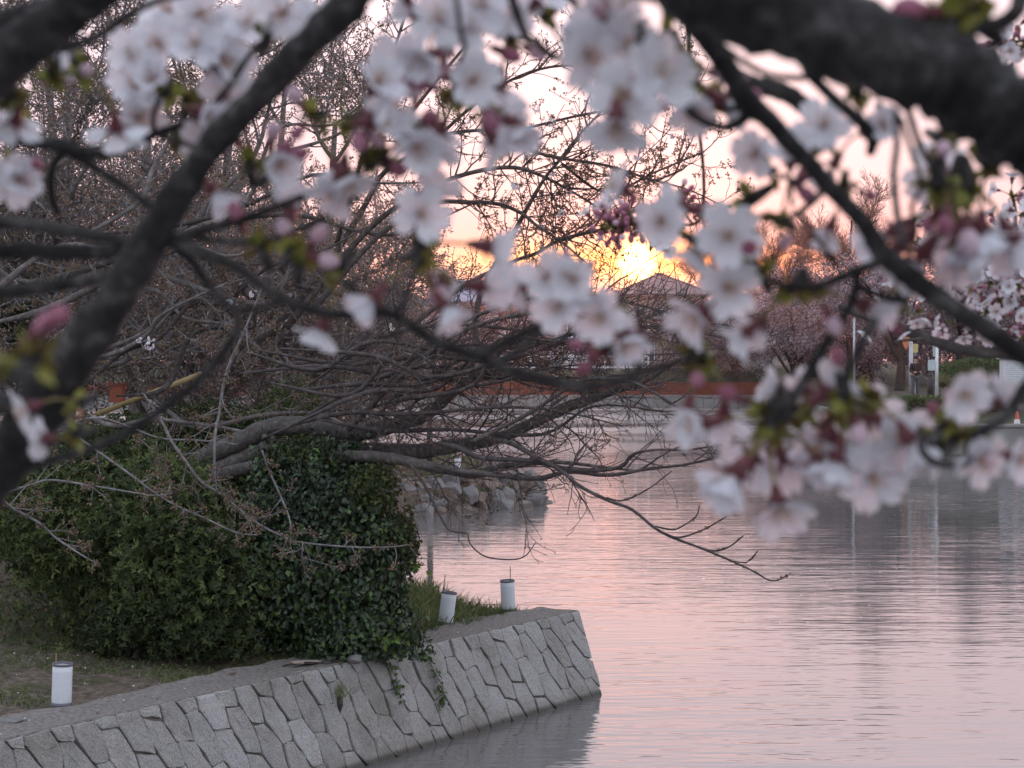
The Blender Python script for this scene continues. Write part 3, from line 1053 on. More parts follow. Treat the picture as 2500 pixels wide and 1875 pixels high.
W_TAN = noisy('tan_render', [(0.3, (0.34, 0.28, 0.25)), (0.7, (0.44, 0.37, 0.33))], 1, 0.9, 0.1)
W_PALE = noisy('pale_render', [(0.3, (0.50, 0.53, 0.58)), (0.7, (0.60, 0.62, 0.66))], 1, 0.9, 0.1)
W_BRICK = noisy('red_brown_cladding', [(0.3, (0.19, 0.09, 0.08)), (0.7, (0.29, 0.15, 0.13))], 2, 0.9, 0.2)
h1 = house('tan house with a grey hipped roof right under the setting sun', 1618, 148, 6.5, 7.0, 2.9, 6.05, 1.8, 0.8, M_ROOF_GREY, W_TAN,
           [(-1.9, 4.2, 0.9, 1.5), (-0.4, 4.3, 1.1, 1.1), (1.5, 4.3, 1.3, 1.2), (-1.5, 1.4, 1.6, 1.9), (1.4, 1.5, 1.6, 1.4)], hip=1.0)
pb = MB().add([(-2.6, -4.9, 3.95), (0.3, -4.9, 3.95), (0.3, -3.5, 4.25), (-2.6, -3.5, 4.25), (-2.6, -4.9, 4.05), (0.3, -4.9, 4.05), (0.3, -3.5, 4.35), (-2.6, -3.5, 4.35)], [[(0, 3, 2, 1), (4, 5, 6, 7), (0, 1, 5, 4), (1, 2, 6, 5), (2, 3, 7, 6), (3, 0, 4, 7)]])
link('porch_roof', pb.mesh('porch_roof', (M_ROOF_GREY,)), h1, False)
for x in (-2.3, -1.3):
    link('porch_post', MB().box((x, -4.7, 2.0), (0.16, 0.16, 4.0)).mesh('porch_post', (M_WHITE,)), h1, False)
house('house with a pale blue-grey roof and red-brown walls left of the sun', 1175, 153, 8.1, 6.0, 2.9, 5.6, 1.8, 0.6, M_ROOF_BLUE, W_BRICK, [(-2.2, 3.9, 1.0, 1.2), (0.2, 3.9, 1.1, 0.9), (2.3, 3.9, 1.0, 1.2)], hip=0.45, rz=0.25)
house('low pale blue shed-like house behind the white railing', 1400, 149, 3.9, 3.5, 2.9, 2.4, 0.5, 0.15, M_ROOF_BLUE, W_PALE, [(-0.9, 1.35, 0.8, 0.8), (0.8, 1.35, 0.8, 0.8)], hip=0.2)
house('brown-roofed house low between the blue roof and the tan house', 1400, 171, 10, 7.0, 2.9, 5.0, 1.9, 0.7, M_ROOF_BROWN, W_BRICK, [(-2.5, 3.6, 1.2, 1.2), (0, 3.6, 1.2, 1.2), (2.5, 3.6, 1.2, 1.2)])
house('grey-roofed far house half hidden by the blossoming trees right of the sun', 1835, 176, 10.5, 7.0, 2.9, 5.0, 2.1, 0.7, M_ROOF_GREY, W_TAN, [(-3, 3.6, 1.2, 1.2), (0, 3.6, 1.2, 1.2), (3, 3.6, 1.2, 1.2)])
house('far house with a brown roof behind the bare thicket', 960, 169, 9.5, 7.0, 2.9, 5.2, 1.9, 0.7, M_ROOF_BROWN, W_TAN, [(-2.5, 3.8, 1.2, 1.2), (0.5, 3.8, 1.2, 1.2), (2.8, 3.8, 1.2, 1.2)])

# right-hand sea wall
sw = thing('sea_wall', 'grey concrete sea wall of the right bank with a dark waterline', 'wall', (15, 68, 0))
for k in range(9):
    link('panel', MB().box((15.85 + k * 3.0, 68.1, 0.25), (2.97, 0.5, 1.7)).mesh('panel', (M_CONC,)), sw)
link('coping', MB().box((27.8, 68.08, 1.14), (27.2, 0.62, 0.10)).mesh('coping', (M_CONC,)), sw)
link('footing', MB().box((27.8, 67.93, -0.12), (27.4, 0.5, 0.36)).mesh('footing', (M_MORTAR,)), sw)
for k in range(10):
    a, b_ = k / 10, (k + 1) / 10
    y0, y1 = 68.5 + a * 68, 68.5 + b_ * 68
    x0, x1 = (float(np.interp(y, [68, 100, FAR_Y], [14.4, 17.2, 19.8])) for y in (y0, y1))
    link('panel', MB().box(((x0 + x1) / 2, (y0 + y1) / 2, 0.3), (0.5, math.hypot(x1 - x0, y1 - y0) - 0.03, 1.62), rz=-math.atan2(x1 - x0, y1 - y0)).mesh('panel', (M_CONC,)), sw)

# louvred hut at the right edge
hut = U(2492, 900, 76)
ht = thing('utility_hut', 'white louvred utility hut behind the clipped hedge at the right bank', 'hut', (hut[0], hut[1], 1.95))
link('body', MB().box((0.1, 0.5, 0.86), (1.5, 0.9, 1.72)).mesh('body', (M_WHITE,)), ht, False)
lv = MB()
for k in range(17):
    z = 0.25 + k * 0.083
    lv.add([(-0.72, 0.0, z), (0.92, 0.0, z), (0.92, 0.05, z + 0.07), (-0.72, 0.05, z + 0.07), (-0.72, 0.03, z - 0.005), (0.92, 0.03, z - 0.005)], [[(0, 1, 2, 3), (0, 4, 5, 1)]])
tag(link('louvres', lv.mesh('louvres', (M_WHITE,)), ht, False), kind='stuff')
link('roof', MB().box((0.1, 0.45, 1.78), (1.75, 1.15, 0.1)).mesh('roof', (M_WHITE,)), ht, False)
link('plinth', MB().box((0.1, 0.45, 0.04), (1.6, 1.0, 0.2)).mesh('plinth', (M_CONC,)), ht, False)


def gz(p):
    return float(far_z(np.array([p[0]]), np.array([p[1]]))[0])


# poles, signs and small things on the right bank
def pole(name, label, px, d, top, rad, mat, cat='pole'):
    p = U(px, 900, d)
    z0, z1 = gz(p), U(px, top, d)[2]
    t = thing(name, label, cat, (p[0], p[1], z0))
    link('shaft', MB().tube([(0, 0, -0.1), (0, 0, (z1 - z0) * 0.5), (0, 0, z1 - z0)], (rad, rad * 0.95, rad * 0.9), 10).mesh('shaft', (mat,), True), t, False)
    link('cap', MB().tube([(0, 0, z1 - z0), (0, 0, z1 - z0 + rad)], (rad * 1.05, rad * 0.4), 10).mesh('cap', (mat,)), t, False)
    return t


pole('lamp_post', 'grey post standing right behind the person in black', 2224, 79, 838, 0.10, M_POLE)
pl = pole('sign_post', 'tall white post with a small pale notice board beside the green mound', 2287, 76, 842, 0.075, M_WHITE, 'sign post')
link('board', MB().box((-0.24, -0.05, 1.38), (0.30, 0.04, 0.46)).mesh('board', (plain('pale_board', (0.50, 0.58, 0.58), 0.5),)), pl, False)
link('banner', MB().box((-0.12, 0.02, 2.2), (0.09, 0.03, 0.9)).mesh('banner', (plain('pale_green', (0.42, 0.52, 0.47), 0.6),)), pl, False)
pole('bollard', 'short dark bollard at the foot of the white sign post', 2272, 75, 916, 0.14, M_DARK, 'bollard')
pole('lamp_post', 'slim pale post on the far right bank hidden behind the big blossom bunch', 2085, 84, 780, 0.06, M_POLE)
pole('lamp_post', 'slim pale post at the right edge beyond the sea wall', 2478, 82, 800, 0.07, M_POLE)
q = U(2213, 838, 86)
bn = thing('cloth_banner', 'orange cloth banner hanging from the blossom tree beside the person', 'banner', (q[0], q[1], q[2]))
bv = np.array([(-0.18, 0.02, 0.3), (0.16, 0.05, 0.28), (0.17, 0.0, 0.02), (0.05, -0.03, -0.22), (-0.04, -0.02, -0.32), (-0.17, 0.03, -0.02), (0.0, -0.04, 0.05)])
link('cloth', make_mesh('cloth', np.concatenate([bv, bv + [0, 0.02, 0]]), [np.array([(0, 6, 1), (1, 6, 2), (2, 6, 3), (3, 6, 4), (4, 6, 5), (5, 6, 0), (8, 13, 7), (9, 13, 8), (10, 13, 9), (11, 13, 10), (12, 13, 11), (7, 13, 12)])], (plain('orange_cloth', (0.62, 0.22, 0.10), 0.8),)), bn, False)
link('cord', MB().tube([(0, 0.02, 0.29), (0.02, 0.05, 0.7)], 0.012, 5).mesh('cord', (M_DARK,)), bn, False)
q = U(2235, 850, 84)
sg = thing('sign_board', 'small yellow upright sign board above the person in black', 'sign', (q[0], q[1], gz(q)))
hh = q[2] - gz(q)
link('board', MB().box((0, 0, hh), (0.24, 0.05, 0.42)).mesh('board', (plain('yellow_sign', (0.58, 0.46, 0.20), 0.5),)), sg, False)
link('shaft', MB().tube([(0, 0.05, 0), (0, 0.05, hh)], 0.03, 8).mesh('shaft', (M_POLE,)), sg, False)
q = U(2483, 1031, 69.3)
cn = thing('traffic_cone', 'tiny red and white marker cone on the sea wall at the right edge', 'cone', (q[0], q[1], gz(q)))
M_CONE_R = plain('cone_red', (0.60, 0.13, 0.10), 0.5)
link('body', lathe_mesh('body', [(0.13, 0.02), (0.09, 0.25), (0.045, 0.55), (0.0, 0.6)], M_CONE_R, 14), cn, False)
link('stripe', lathe_mesh('stripe', [(0.128, 0.08), (0.096, 0.25)], M_WHITE, 14), cn, False)
link('base', MB().box((0, 0, 0.015), (0.34, 0.34, 0.03)).mesh('base', (M_CONE_R,)), cn, False)

# ------------------------------------------------------------------ the person on the far bank
q = U(2235, 900, 77)
pz = gz(q)
per = thing('person', 'person in a black jacket and dark cap standing beside the grey post', 'person', (q[0], q[1], pz), rz=0.35)


def skinned(name, verts, edges, radii, mat, parent, root=0, sub=2):
    me = bpy.data.meshes.new(name)
    me.from_pydata(verts, edges, [])
    me.materials.append(mat)
    o = link(name, me, parent, False)
    md = o.modifiers.new('skin', 'SKIN')
    for v, r in zip(me.skin_vertices[0].data, radii):
        v.radius = (r, r) if isinstance(r, (int, float)) else r
    me.skin_vertices[0].data[root].use_root = True
    md.use_smooth_shade = True
    s = o.modifiers.new('sub', 'SUBSURF')
    s.levels = s.render_levels = sub
    return o


M_SKIN = plain('skin', (0.48, 0.33, 0.26), 0.6)
M_PANTS = plain('grey_trousers', (0.10, 0.105, 0.115), 0.8)
M_JACKET = plain('black_jacket', (0.012, 0.012, 0.016), 0.8)
bverts = [(0, 0, 0.92), (0, 0.01, 1.15), (0, 0.0, 1.38), (0, -0.01, 1.47), (0, -0.02, 1.56), (0, -0.025, 1.66),
          (0.10, 0, 0.86), (0.11, -0.01, 0.48), (0.12, 0.02, 0.08), (0.13, -0.12, 0.03), (-0.10, 0, 0.86), (-0.12, -0.02, 0.48), (-0.13, 0.02, 0.08), (-0.14, -0.12, 0.03),
          (0.19, 0.0, 1.39), (0.25, 0.02, 1.12), (0.16, -0.17, 1.05), (0.07, -0.22, 1.10), (-0.19, 0.0, 1.39), (-0.26, 0.02, 1.12), (-0.17, -0.17, 1.05), (-0.06, -0.22, 1.09)]
bedges = [(0, 1), (1, 2), (2, 3), (3, 4), (4, 5), (0, 6), (6, 7), (7, 8), (8, 9), (0, 10), (10, 11), (11, 12), (12, 13), (2, 14), (14, 15), (15, 16), (16, 17), (2, 18), (18, 19), (19, 20), (20, 21)]
br = [0.13, 0.12, 0.12, 0.055, 0.085, 0.08, 0.085, 0.062, 0.045, 0.04, 0.085, 0.062, 0.045, 0.04, 0.06, 0.048, 0.038, 0.03, 0.06, 0.048, 0.038, 0.03]
skinned('body', bverts, bedges, br, M_SKIN, per)
jv = [(0, 0, 0.84), (0, 0.01, 1.12), (0, 0.0, 1.38), (0, -0.01, 1.45), (0.19, 0.0, 1.39), (0.25, 0.02, 1.12), (0.165, -0.165, 1.05), (-0.19, 0.0, 1.39), (-0.26, 0.02, 1.12), (-0.175, -0.165, 1.05)]
je = [(0, 1), (1, 2), (2, 3), (2, 4), (4, 5), (5, 6), (2, 7), (7, 8), (8, 9)]
skinned('jacket', jv, je, [0.175, 0.165, 0.15, 0.07, 0.082, 0.066, 0.056, 0.082, 0.066, 0.056], M_JACKET, per)
tv = [(0, 0, 0.93), (0.10, 0, 0.84), (0.11, -0.01, 0.48), (0.12, 0.02, 0.10), (-0.10, 0, 0.84), (-0.12, -0.02, 0.48), (-0.13, 0.02, 0.10)]
skinned('trousers', tv, [(0, 1), (1, 2), (2, 3), (0, 4), (4, 5), (5, 6)], [0.145, 0.105, 0.082, 0.07, 0.105, 0.082, 0.07], M_PANTS, per)
for sx in (0.122, -0.132):
    skinned('shoe', [(sx, 0.05, 0.05), (sx, -0.03, 0.06), (sx * 1.06, -0.14, 0.045)], [(0, 1), (1, 2)], [0.055, 0.062, 0.052], M_JACKET, per)
V, f = lathe([(0.105, 1.645), (0.11, 1.68), (0.095, 1.735), (0.05, 1.765), (0.0, 1.77)], 16)
V[:, 1] -= 0.02
cp = MB().add(V, [f]).add(np.array([(-0.08, -0.11, 1.655), (0.08, -0.11, 1.655), (0.06, -0.2, 1.64), (-0.06, -0.2, 1.64), (-0.08, -0.11, 1.667), (0.08, -0.11, 1.667), (0.06, -0.2, 1.65), (-0.06, -0.2, 1.65)]), [[(0, 3, 2, 1), (4, 5, 6, 7), (0, 1, 5, 4), (1, 2, 6, 5), (2, 3, 7, 6), (3, 0, 4, 7)]])
link('cap', cp.mesh('cap', (M_JACKET,)), per, False)
link('nose', MB().add([(-0.012, -0.1, 1.59), (0.012, -0.1, 1.59), (0, -0.13, 1.585), (0, -0.1, 1.63)], [[(0, 1, 2), (0, 2, 3), (1, 3, 2)]]).mesh('nose', (M_SKIN,)), per, False)

# ------------------------------------------------------------------ shrubs and ground plants of the near bank


def stems(name, base, tips, rad, mat, parent, n=7):
    P = np.stack([smooth_line(np.array([base + RNG.normal(size=3) * [0.1, 0.1, 0], (np.asarray(base) * 0.45 + np.asarray(t) * 0.55) + RNG.normal(size=3) * 0.08, t]), 3) for t in tips])
    R = np.broadcast_to(np.linspace(rad, rad * 0.4, P.shape[1]), P.shape[:2])
    return link(name, tube_mesh(name, [(P, R)], mat, 6), parent)


def UC(px, py, d, rx, ry, rz):
    return (U(px, py, d), (rx, ry, rz))


sh = thing('azalea_shrub', 'large rounded dark green shrub with narrow leaves on the bank above the nearest lantern', 'shrub', G(340, 1600, 1.0))
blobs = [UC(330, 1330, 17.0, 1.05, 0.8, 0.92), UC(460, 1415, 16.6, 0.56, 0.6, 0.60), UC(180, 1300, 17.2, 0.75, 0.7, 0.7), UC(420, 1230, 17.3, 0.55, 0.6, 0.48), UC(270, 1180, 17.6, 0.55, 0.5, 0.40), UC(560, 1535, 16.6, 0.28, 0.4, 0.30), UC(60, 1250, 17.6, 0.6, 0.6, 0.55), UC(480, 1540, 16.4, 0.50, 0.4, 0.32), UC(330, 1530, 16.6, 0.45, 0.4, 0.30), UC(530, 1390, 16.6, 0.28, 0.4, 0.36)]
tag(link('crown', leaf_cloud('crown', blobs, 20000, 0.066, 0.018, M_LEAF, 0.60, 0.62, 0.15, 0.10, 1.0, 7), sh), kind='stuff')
tips = [U(150 + 60 * k, 1300 + 40 * (k % 3), 17.0) for k in range(8)]
tag(stems('stems', np.array(sh.location), tips, 0.03, M_TRUNK_FAR, sh), kind='stuff')

iv = thing('ivy_mound', 'ivy covered dark mound standing right of the narrow-leaved shrub on the wall edge', 'ivy mound', G(790, 1585, 1.0))
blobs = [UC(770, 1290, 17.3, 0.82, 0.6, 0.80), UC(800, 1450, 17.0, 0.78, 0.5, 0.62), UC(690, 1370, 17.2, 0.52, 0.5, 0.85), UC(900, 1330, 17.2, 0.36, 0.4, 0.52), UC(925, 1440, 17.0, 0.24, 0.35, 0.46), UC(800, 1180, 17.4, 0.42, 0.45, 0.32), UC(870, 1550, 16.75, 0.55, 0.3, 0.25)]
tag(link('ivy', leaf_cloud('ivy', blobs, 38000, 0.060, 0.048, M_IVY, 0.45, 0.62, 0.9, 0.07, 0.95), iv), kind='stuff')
blobs = [UC(900, 1190, 17.2, 0.30, 0.4, 0.30), UC(760, 1120, 17.4, 0.42, 0.4, 0.22), UC(985, 1320, 17.0, 0.14, 0.3, 0.30)]
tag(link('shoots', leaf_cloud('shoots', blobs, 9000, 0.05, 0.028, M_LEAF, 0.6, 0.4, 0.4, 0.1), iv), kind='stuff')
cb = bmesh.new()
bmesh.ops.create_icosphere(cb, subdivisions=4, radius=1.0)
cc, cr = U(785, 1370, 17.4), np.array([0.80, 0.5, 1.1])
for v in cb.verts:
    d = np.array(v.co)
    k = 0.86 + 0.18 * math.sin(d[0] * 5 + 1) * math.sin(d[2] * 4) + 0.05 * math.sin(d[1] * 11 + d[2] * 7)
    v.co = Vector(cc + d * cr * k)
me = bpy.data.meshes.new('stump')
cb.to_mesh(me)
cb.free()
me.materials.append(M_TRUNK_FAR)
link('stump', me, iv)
# pale shoots at the mound's foot and crown
for k, (px, py, d, n) in enumerate(((960, 1560, 16.6, 26), (870, 1300, 16.8, 20), (985, 1370, 17.0, 20), (800, 1120, 17.1, 16), (720, 1330, 16.7, 12))):
    P0 = U(px, py, d) + RNG.normal(size=(n, 3)) * [0.16, 0.1, 0.05]
    Vv, fv = leaf_arrays(P0, nrm(RNG.normal(size=(n, 3)) + [0, -1, 0.6]), 0.085, 0.05, 0.5)
    tag(link('shoots', make_mesh('shoots', Vv, [fv], (M_IVY,), var=np.full(len(Vv), 0.97)), iv), kind='stuff')

# ivy trails over the wall face
M_VINE = M_TWIG
for px0, py0, px1, py1, lab, nlf in ((940, 1612, 982, 1705, 'ivy trail hanging down the wall nearer the lanterns', 34), (1046, 1588, 1082, 1722, 'longer ivy trail hanging right down the wall beside a joint', 46)):
    pass


def wall_uv(px, py):
    """wall coordinates under a pixel"""
    r = FWD + RGT * ((px - 1250.0) / F) + UPV * ((937.5 - py) / F)
    u, v = 4.0, 0.5
    for _ in range(30):
        p = wall_pt(np.array([u]), np.array([v]), np.array([0.02]))[0]
        d = np.dot(p - CAM, FWD)
        x = 1250 + F * np.dot(p - CAM, RGT) / d
        y = 937.5 - F * np.dot(p - CAM, UPV) / d
        u += (px - x) * d / F / 0.56 * 0.7
        v += (y - py) * d / F * 0.7 + 0
    return u, v


def trail(label, pix, nlf):
    uv = np.array([wall_uv(*p) for p in pix])
    s = smooth_line(uv, 6)
    P = wall_pt(s[:, 0], np.minimum(s[:, 1], WH), np.full(len(s), 0.05) + 0.01 * np.sin(np.arange(len(s))))
    t = thing('ivy_trail', label, 'ivy', P[0], 'ivy trails on the wall face')
    link('stem', MB().tube(P, np.linspace(0.006, 0.003, len(P)), 6).mesh('stem', (M_TWIG,)), t)
    k = RNG.integers(0, len(P), nlf)
    pos = P[k] + RNG.normal(size=(nlf, 3)) * 0.028
    V, f = leaf_arrays(pos, nrm(np.array([WN[0], WN[1], 0.3]) + RNG.normal(size=(nlf, 3)) * 0.5), 0.052, 0.044, 0.9)
    link('foliage', make_mesh('foliage', V, [f], (M_IVY,), var=np.repeat(0.65 + 0.35 * RNG.random(nlf), 4)), t)


trail('short leafy ivy trail hanging below the loose cobble on the wall', [(935, 1612), (955, 1640), (965, 1670), (974, 1702)], 46)
trail('longer ivy trail hanging down the wall under the ivy mound', [(1020, 1585), (1044, 1618), (1060, 1660), (1072, 1700), (1082, 1716)], 60)
uvw = wall_uv(826, 1700)
pw = wall_pt(np.array([uvw[0]]), np.array([uvw[1]]), np.array([0.03]))[0]


def blades(base, n, length, width, spread, mat, name, up=1.0, var=None):
    d = nrm(np.concatenate([RNG.normal(size=(n, 2)) * spread, np.full((n, 1), up)], 1))
    l = (length * RNG.uniform(0.5, 1.2, n))[:, None]
    side = nrm(np.cross(d, RNG.normal(size=(n, 3)))) * width
    bend = np.concatenate([d[:, :2], np.zeros((n, 1))], 1) * l * 0.5 - np.array([0, 0, 0.12]) * l
    V = np.stack([base - side, base + side, base + d * l * 0.55 + side * 0.7, base + d * l * 0.55 - side * 0.7, base + d * l + bend], 1).reshape(-1, 3)
    b = np.arange(n)[:, None] * 5
    return make_mesh(name, V, [b + np.array([[0, 1, 2, 3]]), b + np.array([[3, 2, 4]])], (mat,), var=np.repeat(RNG.random(n) if var is None else var, 5))


wd = thing('wall_weed', 'tuft of dry weeds growing out of a joint of the stone wall', 'weed', pw)
link('blades', blades(pw + RNG.normal(size=(70, 3)) * [0.03, 0.03, 0.02], 70, 0.17, 0.003, 0.45, M_GRASS, 'blades', var=0.55 + 0.45 * RNG.random(70)), wd)
link('root', MB().tube([pw + [0, 0, -0.16], pw + [0.0, 0, -0.08], pw], (0.012, 0.035, 0.03), 8).mesh('root', (M_TRUNK_FAR,)), wd)
gb = G(650, 1565, 1.0)
tf = thing('sedge_tuft', 'tuft of long arching grass between the shrub and the ivy mound', 'grass tuft', gb)
tag(link('blades', blades(gb + RNG.normal(size=(260, 3)) * [0.13, 0.1, 0.02], 260, 0.42, 0.005, 0.55, M_GRASS, 'blades'), tf), kind='stuff')

# grass on the tip behind the lanterns, and thin grass over the bank
n = 22000
gx = RNG.uniform(-1.9, 0.75, n)
gy = RNG.uniform(18.0, 21.6, n)
dd = poly_dist(gx, gy, ISLE)
dw = (gx - W0[0]) * -WN[0] + (gy - W0[1]) * -WN[1]
kp = (dd > 0.12) & (dw > 0.40 + 0.06 * vnoise(gx * 6, gy * 6, 3)) & (gx < 0.12 + 0.3 * RNG.random(n) - 0.15)
gx, gy = gx[kp], gy[kp]
hgt = np.interp(gx, [-1.9, -0.9, -0.1, 0.2], [0.34, 0.26, 0.16, 0.07])
base = np.stack([gx, gy, np.maximum(land_z(gx, gy), 0.9) - 0.01], 1)
tag(link('grass', blades(base, len(base), 1.0, 0.004, 0.35, M_GRASS, 'grass') if False else make_mesh('grass', *(lambda b, h: (lambda d, s: (
    np.stack([b - s, b + s, b + d * h[:, None] * 0.6 + s * 0.6, b + d * h[:, None] * 0.6 - s * 0.6, b + d * h[:, None] + np.concatenate([d[:, :2], -0.2 * np.ones((len(b), 1))], 1) * h[:, None] * 0.3], 1).reshape(-1, 3),
    [np.arange(len(b))[:, None] * 5 + np.array([[0, 1, 2, 3]]), np.arange(len(b))[:, None] * 5 + np.array([[3, 2, 4]])]))(
        nrm(np.concatenate([RNG.normal(size=(len(b), 2)) * 0.75, np.ones((len(b), 1))], 1)), RNG.normal(size=(len(b), 3)) * [0.005, 0.005, 0]))(base, hgt * RNG.uniform(0.25, 1.25, len(base))), (M_GRASS,), var=np.repeat(RNG.random(len(base)), 5))), kind='stuff')
n = 26000
gx = RNG.uniform(-5.4, -0.6, n)
gy = RNG.uniform(13.0, 20.0, n)
dw = (gx - W0[0]) * -WN[0] + (gy - W0[1]) * -WN[1]
kp = (dw > 0.42) & (vnoise(gx * 1.7, gy * 1.7, 12) + 0.3 * vnoise(gx * 7, gy * 7, 13) > 0.55 + 0.25 * RNG.random(n))
base = np.stack([gx, gy, land_z(gx, gy) - 0.005], 1)[kp]
tag(link('bank_grass', blades(base, len(base), 0.085, 0.004, 0.8, M_GRASS, 'bank_grass')), kind='stuff')
# grass of the far point
n = 7000
gx = RNG.uniform(-6, 0.9, n)
gy = RNG.uniform(40, 50, n)
kp = poly_dist(gx, gy, ISLE) > 0.75
base = np.stack([gx, gy, land_z(gx, gy) - 0.02], 1)[kp]
tag(link('point_grass', blades(base, len(base), 0.22, 0.016, 0.5, M_GRASS, 'point_grass', var=0.3 + 0.5 * RNG.random(len(base)))), kind='stuff')
# litter: pebbles and fallen petals
n = 900
gx, gy = RNG.uniform(-5.4, -0.4, n), RNG.uniform(13.0, 19.5, n)
dw = (gx - W0[0]) * -WN[0] + (gy - W0[1]) * -WN[1]
kp = dw > 0.12
gx, gy, dw = gx[kp], gy[kp], dw[kp]
z = np.where(dw < 0.45, WH + 0.012, land_z(gx, gy))
pos = np.stack([gx, gy, z], 1)
V, f = bud_arrays(pos - [0, 0, 0.006], nrm(RNG.normal(size=(len(pos), 3)) * [1, 1, 0.4]), 0.035, 0.014)
tag(link('pebbles', make_mesh('pebbles', V, [f], (M_ROCK_GREY,), var=np.repeat(RNG.random(len(pos)), 5))), kind='stuff')
k = RNG.choice(len(pos), 160, replace=False)
V, f = leaf_arrays(pos[k] + RNG.normal(size=(160, 3)) * [0.2, 0.2, 0] + [0, 0, 0.015], nrm(RNG.normal(size=(160, 3)) * 0.3 + [0, -0.3, 1]), 0.02, 0.014, 0.0)
tag(link('fallen_petals', make_mesh('fallen_petals', V, [f], (M_PETAL,), var=np.full(len(V), 0.6))), kind='stuff')

# loose things lying about
cp_ = G(868, 1608, WH + 0.04)
o = link('cobble', rock_mesh((0.085, 0.075, 0.05), 7, M_ROCK_GREY))
o.location = cp_
tag(o, 'loose grey cobble lying on the wall edge below the ivy mound', 'stone')
for px, py, s, lab in ((22, 1752, 0.12, 'dark fist-sized stone half sunk in soil at the left edge'), (70, 1745, 0.08, 'smaller dark stone beside the one at the left edge'), (360, 1690, 0.07, 'small brown stone in the grass between the nearest lantern and the shrub'), (560, 1640, 0.06, 'reddish stone on the coping edge under the shrub')):
    p = G(px, py, 1.0)
    o = link('stone', rock_mesh((s, s * 0.8, s * 0.55), int(px), M_ROCK_GREY if px < 300 else M_ROCK))
    o.location = (p[0], p[1], float(land_z(p[0], p[1])) + s * 0.2 if px != 560 else WH + 0.04)
    tag(o, lab, 'stone')
p = G(752, 1617, WH + 0.035)
pk = thing('wood_board', 'thin weathered wood offcut lying on the wall top below the ivy mound', 'board', p)
pk.rotation_euler = (0.03, 0.10, 0.75)
bv = np.array([(-0.20, -0.05, 0), (0.06, -0.06, 0), (0.21, 0.03, 0), (0.02, 0.06, 0), (-0.19, 0.0, 0)])
link('plank', make_mesh('plank', np.concatenate([bv, bv + [0, 0, 0.014]]), [np.array([[4, 3, 2, 1, 0], [5, 6, 7, 8, 9]]), np.array([(0, 1, 6, 5), (1, 2, 7, 6), (2, 3, 8, 7), (3, 4, 9, 8), (4, 0, 5, 9)])], (plain('raw_wood', (0.40, 0.33, 0.27), 0.8),)), pk, False)
a, b_ = G(690, 1625, WH + 0.03), G(845, 1618, WH + 0.03)
tw = thing('fallen_twig', 'dark dead twig lying across the wall top beside the wood offcut', 'twig', a)
link('stem', MB().tube(smooth_line([a, a * 0.6 + b_ * 0.4 + [0, 0, 0.02], a * 0.25 + b_ * 0.75, b_ + [0, 0, 0.05]], 5), np.linspace(0.008, 0.004, 16), 6).mesh('stem', (M_TRUNK_FAR,)), tw)
link('fork', MB().tube([a * 0.4 + b_ * 0.6 + [0, 0, 0.01], a * 0.2 + b_ * 0.8 + [0, 0.06, 0.05]], (0.005, 0.003), 6).mesh('fork', (M_TRUNK_FAR,)), tw)
a, b_ = G(85, 1462, 1.25), G(235, 1548, 1.12)
lg = thing('fallen_log', 'short rotten log lying on the slope under the narrow-leaved shrub', 'log', a)
lg_pts = smooth_line([a, a * 0.5 + b_ * 0.5 + [0, 0, 0.02], b_], 6)
link('trunk', MB().tube(lg_pts, 0.085 + 0.008 * np.sin(np.arange(len(lg_pts)) * 1.7), 14).mesh('trunk', (M_TRUNK_FAR,), True), lg)
link('cut_end', MB().tube([b_, b_ + (b_ - a) * 0.02], (0.08, 0.07), 14).mesh('cut_end', (plain('rotten_wood', (0.12, 0.10, 0.085), 0.9),)), lg)

# ------------------------------------------------------------------ the bare cherry trees of the near bank


def limb_from_pix(rows, d0, d1, sub=6, wob=0.0):
    """rows of (px, py, width in pixels) -> points and radii at depths d0..d1"""
    r = smooth_line(rows, sub)
    d = np.linspace(d0, d1, len(r))
    if wob:
        d = d + wob * np.sin(np.linspace(0, 5, len(r)) + rows[0][0])
    P = np.stack([U(x, y, q) for (x, y, _), q in zip(r, d)])
    R = np.maximum(r[:, 2], 1.2) / 2 * d / F
    R = R * (1 + 0.06 * np.sin(np.arange(len(R)) * 1.9 + rows[0][1]))
    return P, R


def resample(P, R, K):
    s = np.linspace(0, len(P) - 1, K)
    i = np.arange(len(P))
    return np.stack([np.interp(s, i, P[:, k]) for k in range(3)], 1), np.interp(s, i, R)


